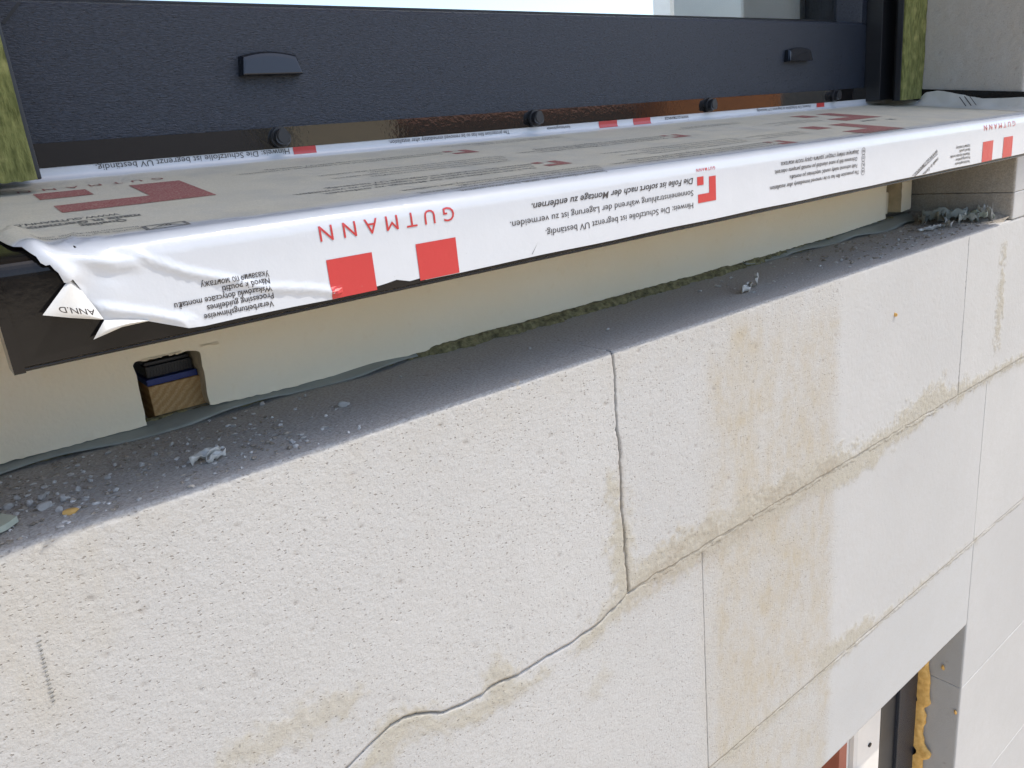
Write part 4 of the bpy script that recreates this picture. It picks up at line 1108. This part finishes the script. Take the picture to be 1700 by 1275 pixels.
grit('grit', 350, lambda: -.392 + .20 * rr.random() ** 1.3, lambda: .006 + .105 * rr.random(), .0004, .0017, M['chip'], 'pale grit scattered on the ledge near the notch')
grit('grit', 420, lambda: .70 - .32 * rr.random() ** 1.5, lambda: .012 + .095 * rr.random(), .0006, .0024, M['chip_brown'], 'brown grit on the ledge before the reveal')
grit('grit', 160, lambda: .70 - .5 * rr.random(), lambda: .012 + .095 * rr.random(), .0005, .0020, M['chip'], 'pale grit on the ledge before the reveal')
grit('grit', 60, lambda: -.293 + .04 * rr.random(), lambda: .124 + .010 * rr.random(), .0006, .0016, M['chip'], 'pale grit inside the notch at the foot of the pine block')
# crumbly dirt heaped along the foot of the reveal
nx, nc = 70, 14
T = np.repeat(np.linspace(.1300, .0030, nx), nc); a = np.tile(np.linspace(0, 1, nc), nx)
P = np.stack([.7240 - .034 * a * (.6 + .4 * np.sin(T * 60)), T, .0115 * (1 - a) ** 1.5 * (1 - .5 * sstep(.03, .0, T))], 1)
P[:, 2] += (.0035 * fbm(P, 110, 3, 2) + .0015 * fbm(P, 350, 2, 3)) * (1 - a) ; P[:, 2] = np.where(a > .98, -.0004, P[:, 2])
dh = grid_mesh('dirt_heap', P, nx, nc, M['chip_brown'], None, flip=True); tag(dh, 'brown dirt heaped along the foot of the dark reveal', 'dirt', kind='stuff')

# marks on the wall face: a broken pencil line
V, F_ = [], []
for k in range(15):
    z = -.0475 - .0023 * k; x = -.3848 - .0018 * k / 14; w = .0006 + .0005 * random.random(); h = .0007
    n0 = len(V); V += [(x - w, -.0007, z), (x + w, -.0007, z + .0004), (x + w, -.0007, z - h + .0004), (x - w, -.0007, z - h)]; F_.append((n0, n0 + 3, n0 + 2, n0 + 1))
mesh('pencil_mark', V, F_, M['ink_dust'], house)
oc2 = bpy.data.objects.new('foam_crumb', rock(35, .0028, 1.3)); COL.objects.link(oc2); oc2.data.materials.append(M['ochre']); oc2.location = (.4254, .0008, -.0610); oc2.rotation_euler = (math.radians(90), 0, .8)
tag(oc2, 'small ochre speck stuck on the smooth white block face', 'crumb')

# ------------------------------------------------------------------ lower window
lw = empty('lower_window', 'dark grey lower window with white sash seen below the lintel', 'window', (.55, .09, -1.3))
box('frame', .6230, .6905, .0590, .1400, -1.40, -.5870, M['frame'], lw, .001)
box('frame_rebate', .5760, .6228, .0640, .1400, -1.40, -.5870, M['rail'], lw, .001)
prism('sash', [(.5010, .0655), (.5070, .0625), (.5745, .0640), (.5745, .1300), (.5010, .1300)], 'z', -1.40, -.5870, M['white_pvc'], lw)
box('sash_bead', .4890, .5008, .0720, .1300, -1.40, -.5870, M['white_pvc'], lw, .001)
box('red_strip', .4680, .4888, .0690, .1300, -1.40, -.5870, M['red_brown'], lw, .0008)
box('back_panel', -.60, .4670, .0950, .1300, -1.40, -.5870, M['added_eave'], lw)
box('hinge', .4920, .5200, .0520, .0660, -.86, -.7720, M['capmatt'], lw, .001)
bm = bmesh.new()
g = bmesh.ops.create_cone(bm, cap_ends=True, segments=14, radius1=.0040, radius2=.0040, depth=.003)
for v in g['verts']: v.co = Vector((.5420 + v.co.x, .0630 + v.co.z, -.7440 + v.co.y * .8))
bm_obj('screw', bm, M['black_gap'], lw)
# expanding foam bead between frame and reveal
zs = np.linspace(-1.25, -.5850, 190); V = []; nv = 14
for z in zs:
    n1 = fbm(np.array([[z, .3, .1]]), 24, 3, 3)[0]; n2 = fbm(np.array([[z, .7, .4]]), 60, 2, 5)[0]
    w = .0125 + .0050 * n1; dpt = .046 + .006 * n1 + .003 * n2
    dpt -= .013 * math.exp(-((z + .842) / .010) ** 2) + .006 * math.exp(-((z + .742) / .009) ** 2)
    for k in range(nv):
        t = math.pi * k / (nv - 1)
        V.append((.6945 - .012 * (1 - math.cos(t)) / 2 - .003, dpt + .010 - .010 * math.sin(t) + (.009 if k in (0, nv - 1) else 0), z))
V = np.array(V); V[:, 1] -= .0025 * fbm(V, 130, 3, 8); V[:, 0] += .0012 * fbm(V, 150, 2, 9)
# spread on the reveal side
fo2 = grid_mesh('foam_bead', V, len(zs), nv, M['foam']); tag(fo2, 'orange expanding foam bead between the dark lower frame and pale reveal', 'foam')
for k, (y, z, r) in enumerate(((.028, -.672, .0030), (.006, -.742, .0026))):
    o = bpy.data.objects.new('foam_spot', rock(50 + k, r, 1.8)); COL.objects.link(o); o.data.materials.append(M['foam']); o.location = (.6930, y, z); o.rotation_euler = (0, math.radians(-90), 0)
    tag(o, ('ochre foam blob stuck on the lower reveal near the lintel', 'tiny foam blob on the outer edge of the lower reveal')[k], 'foam')
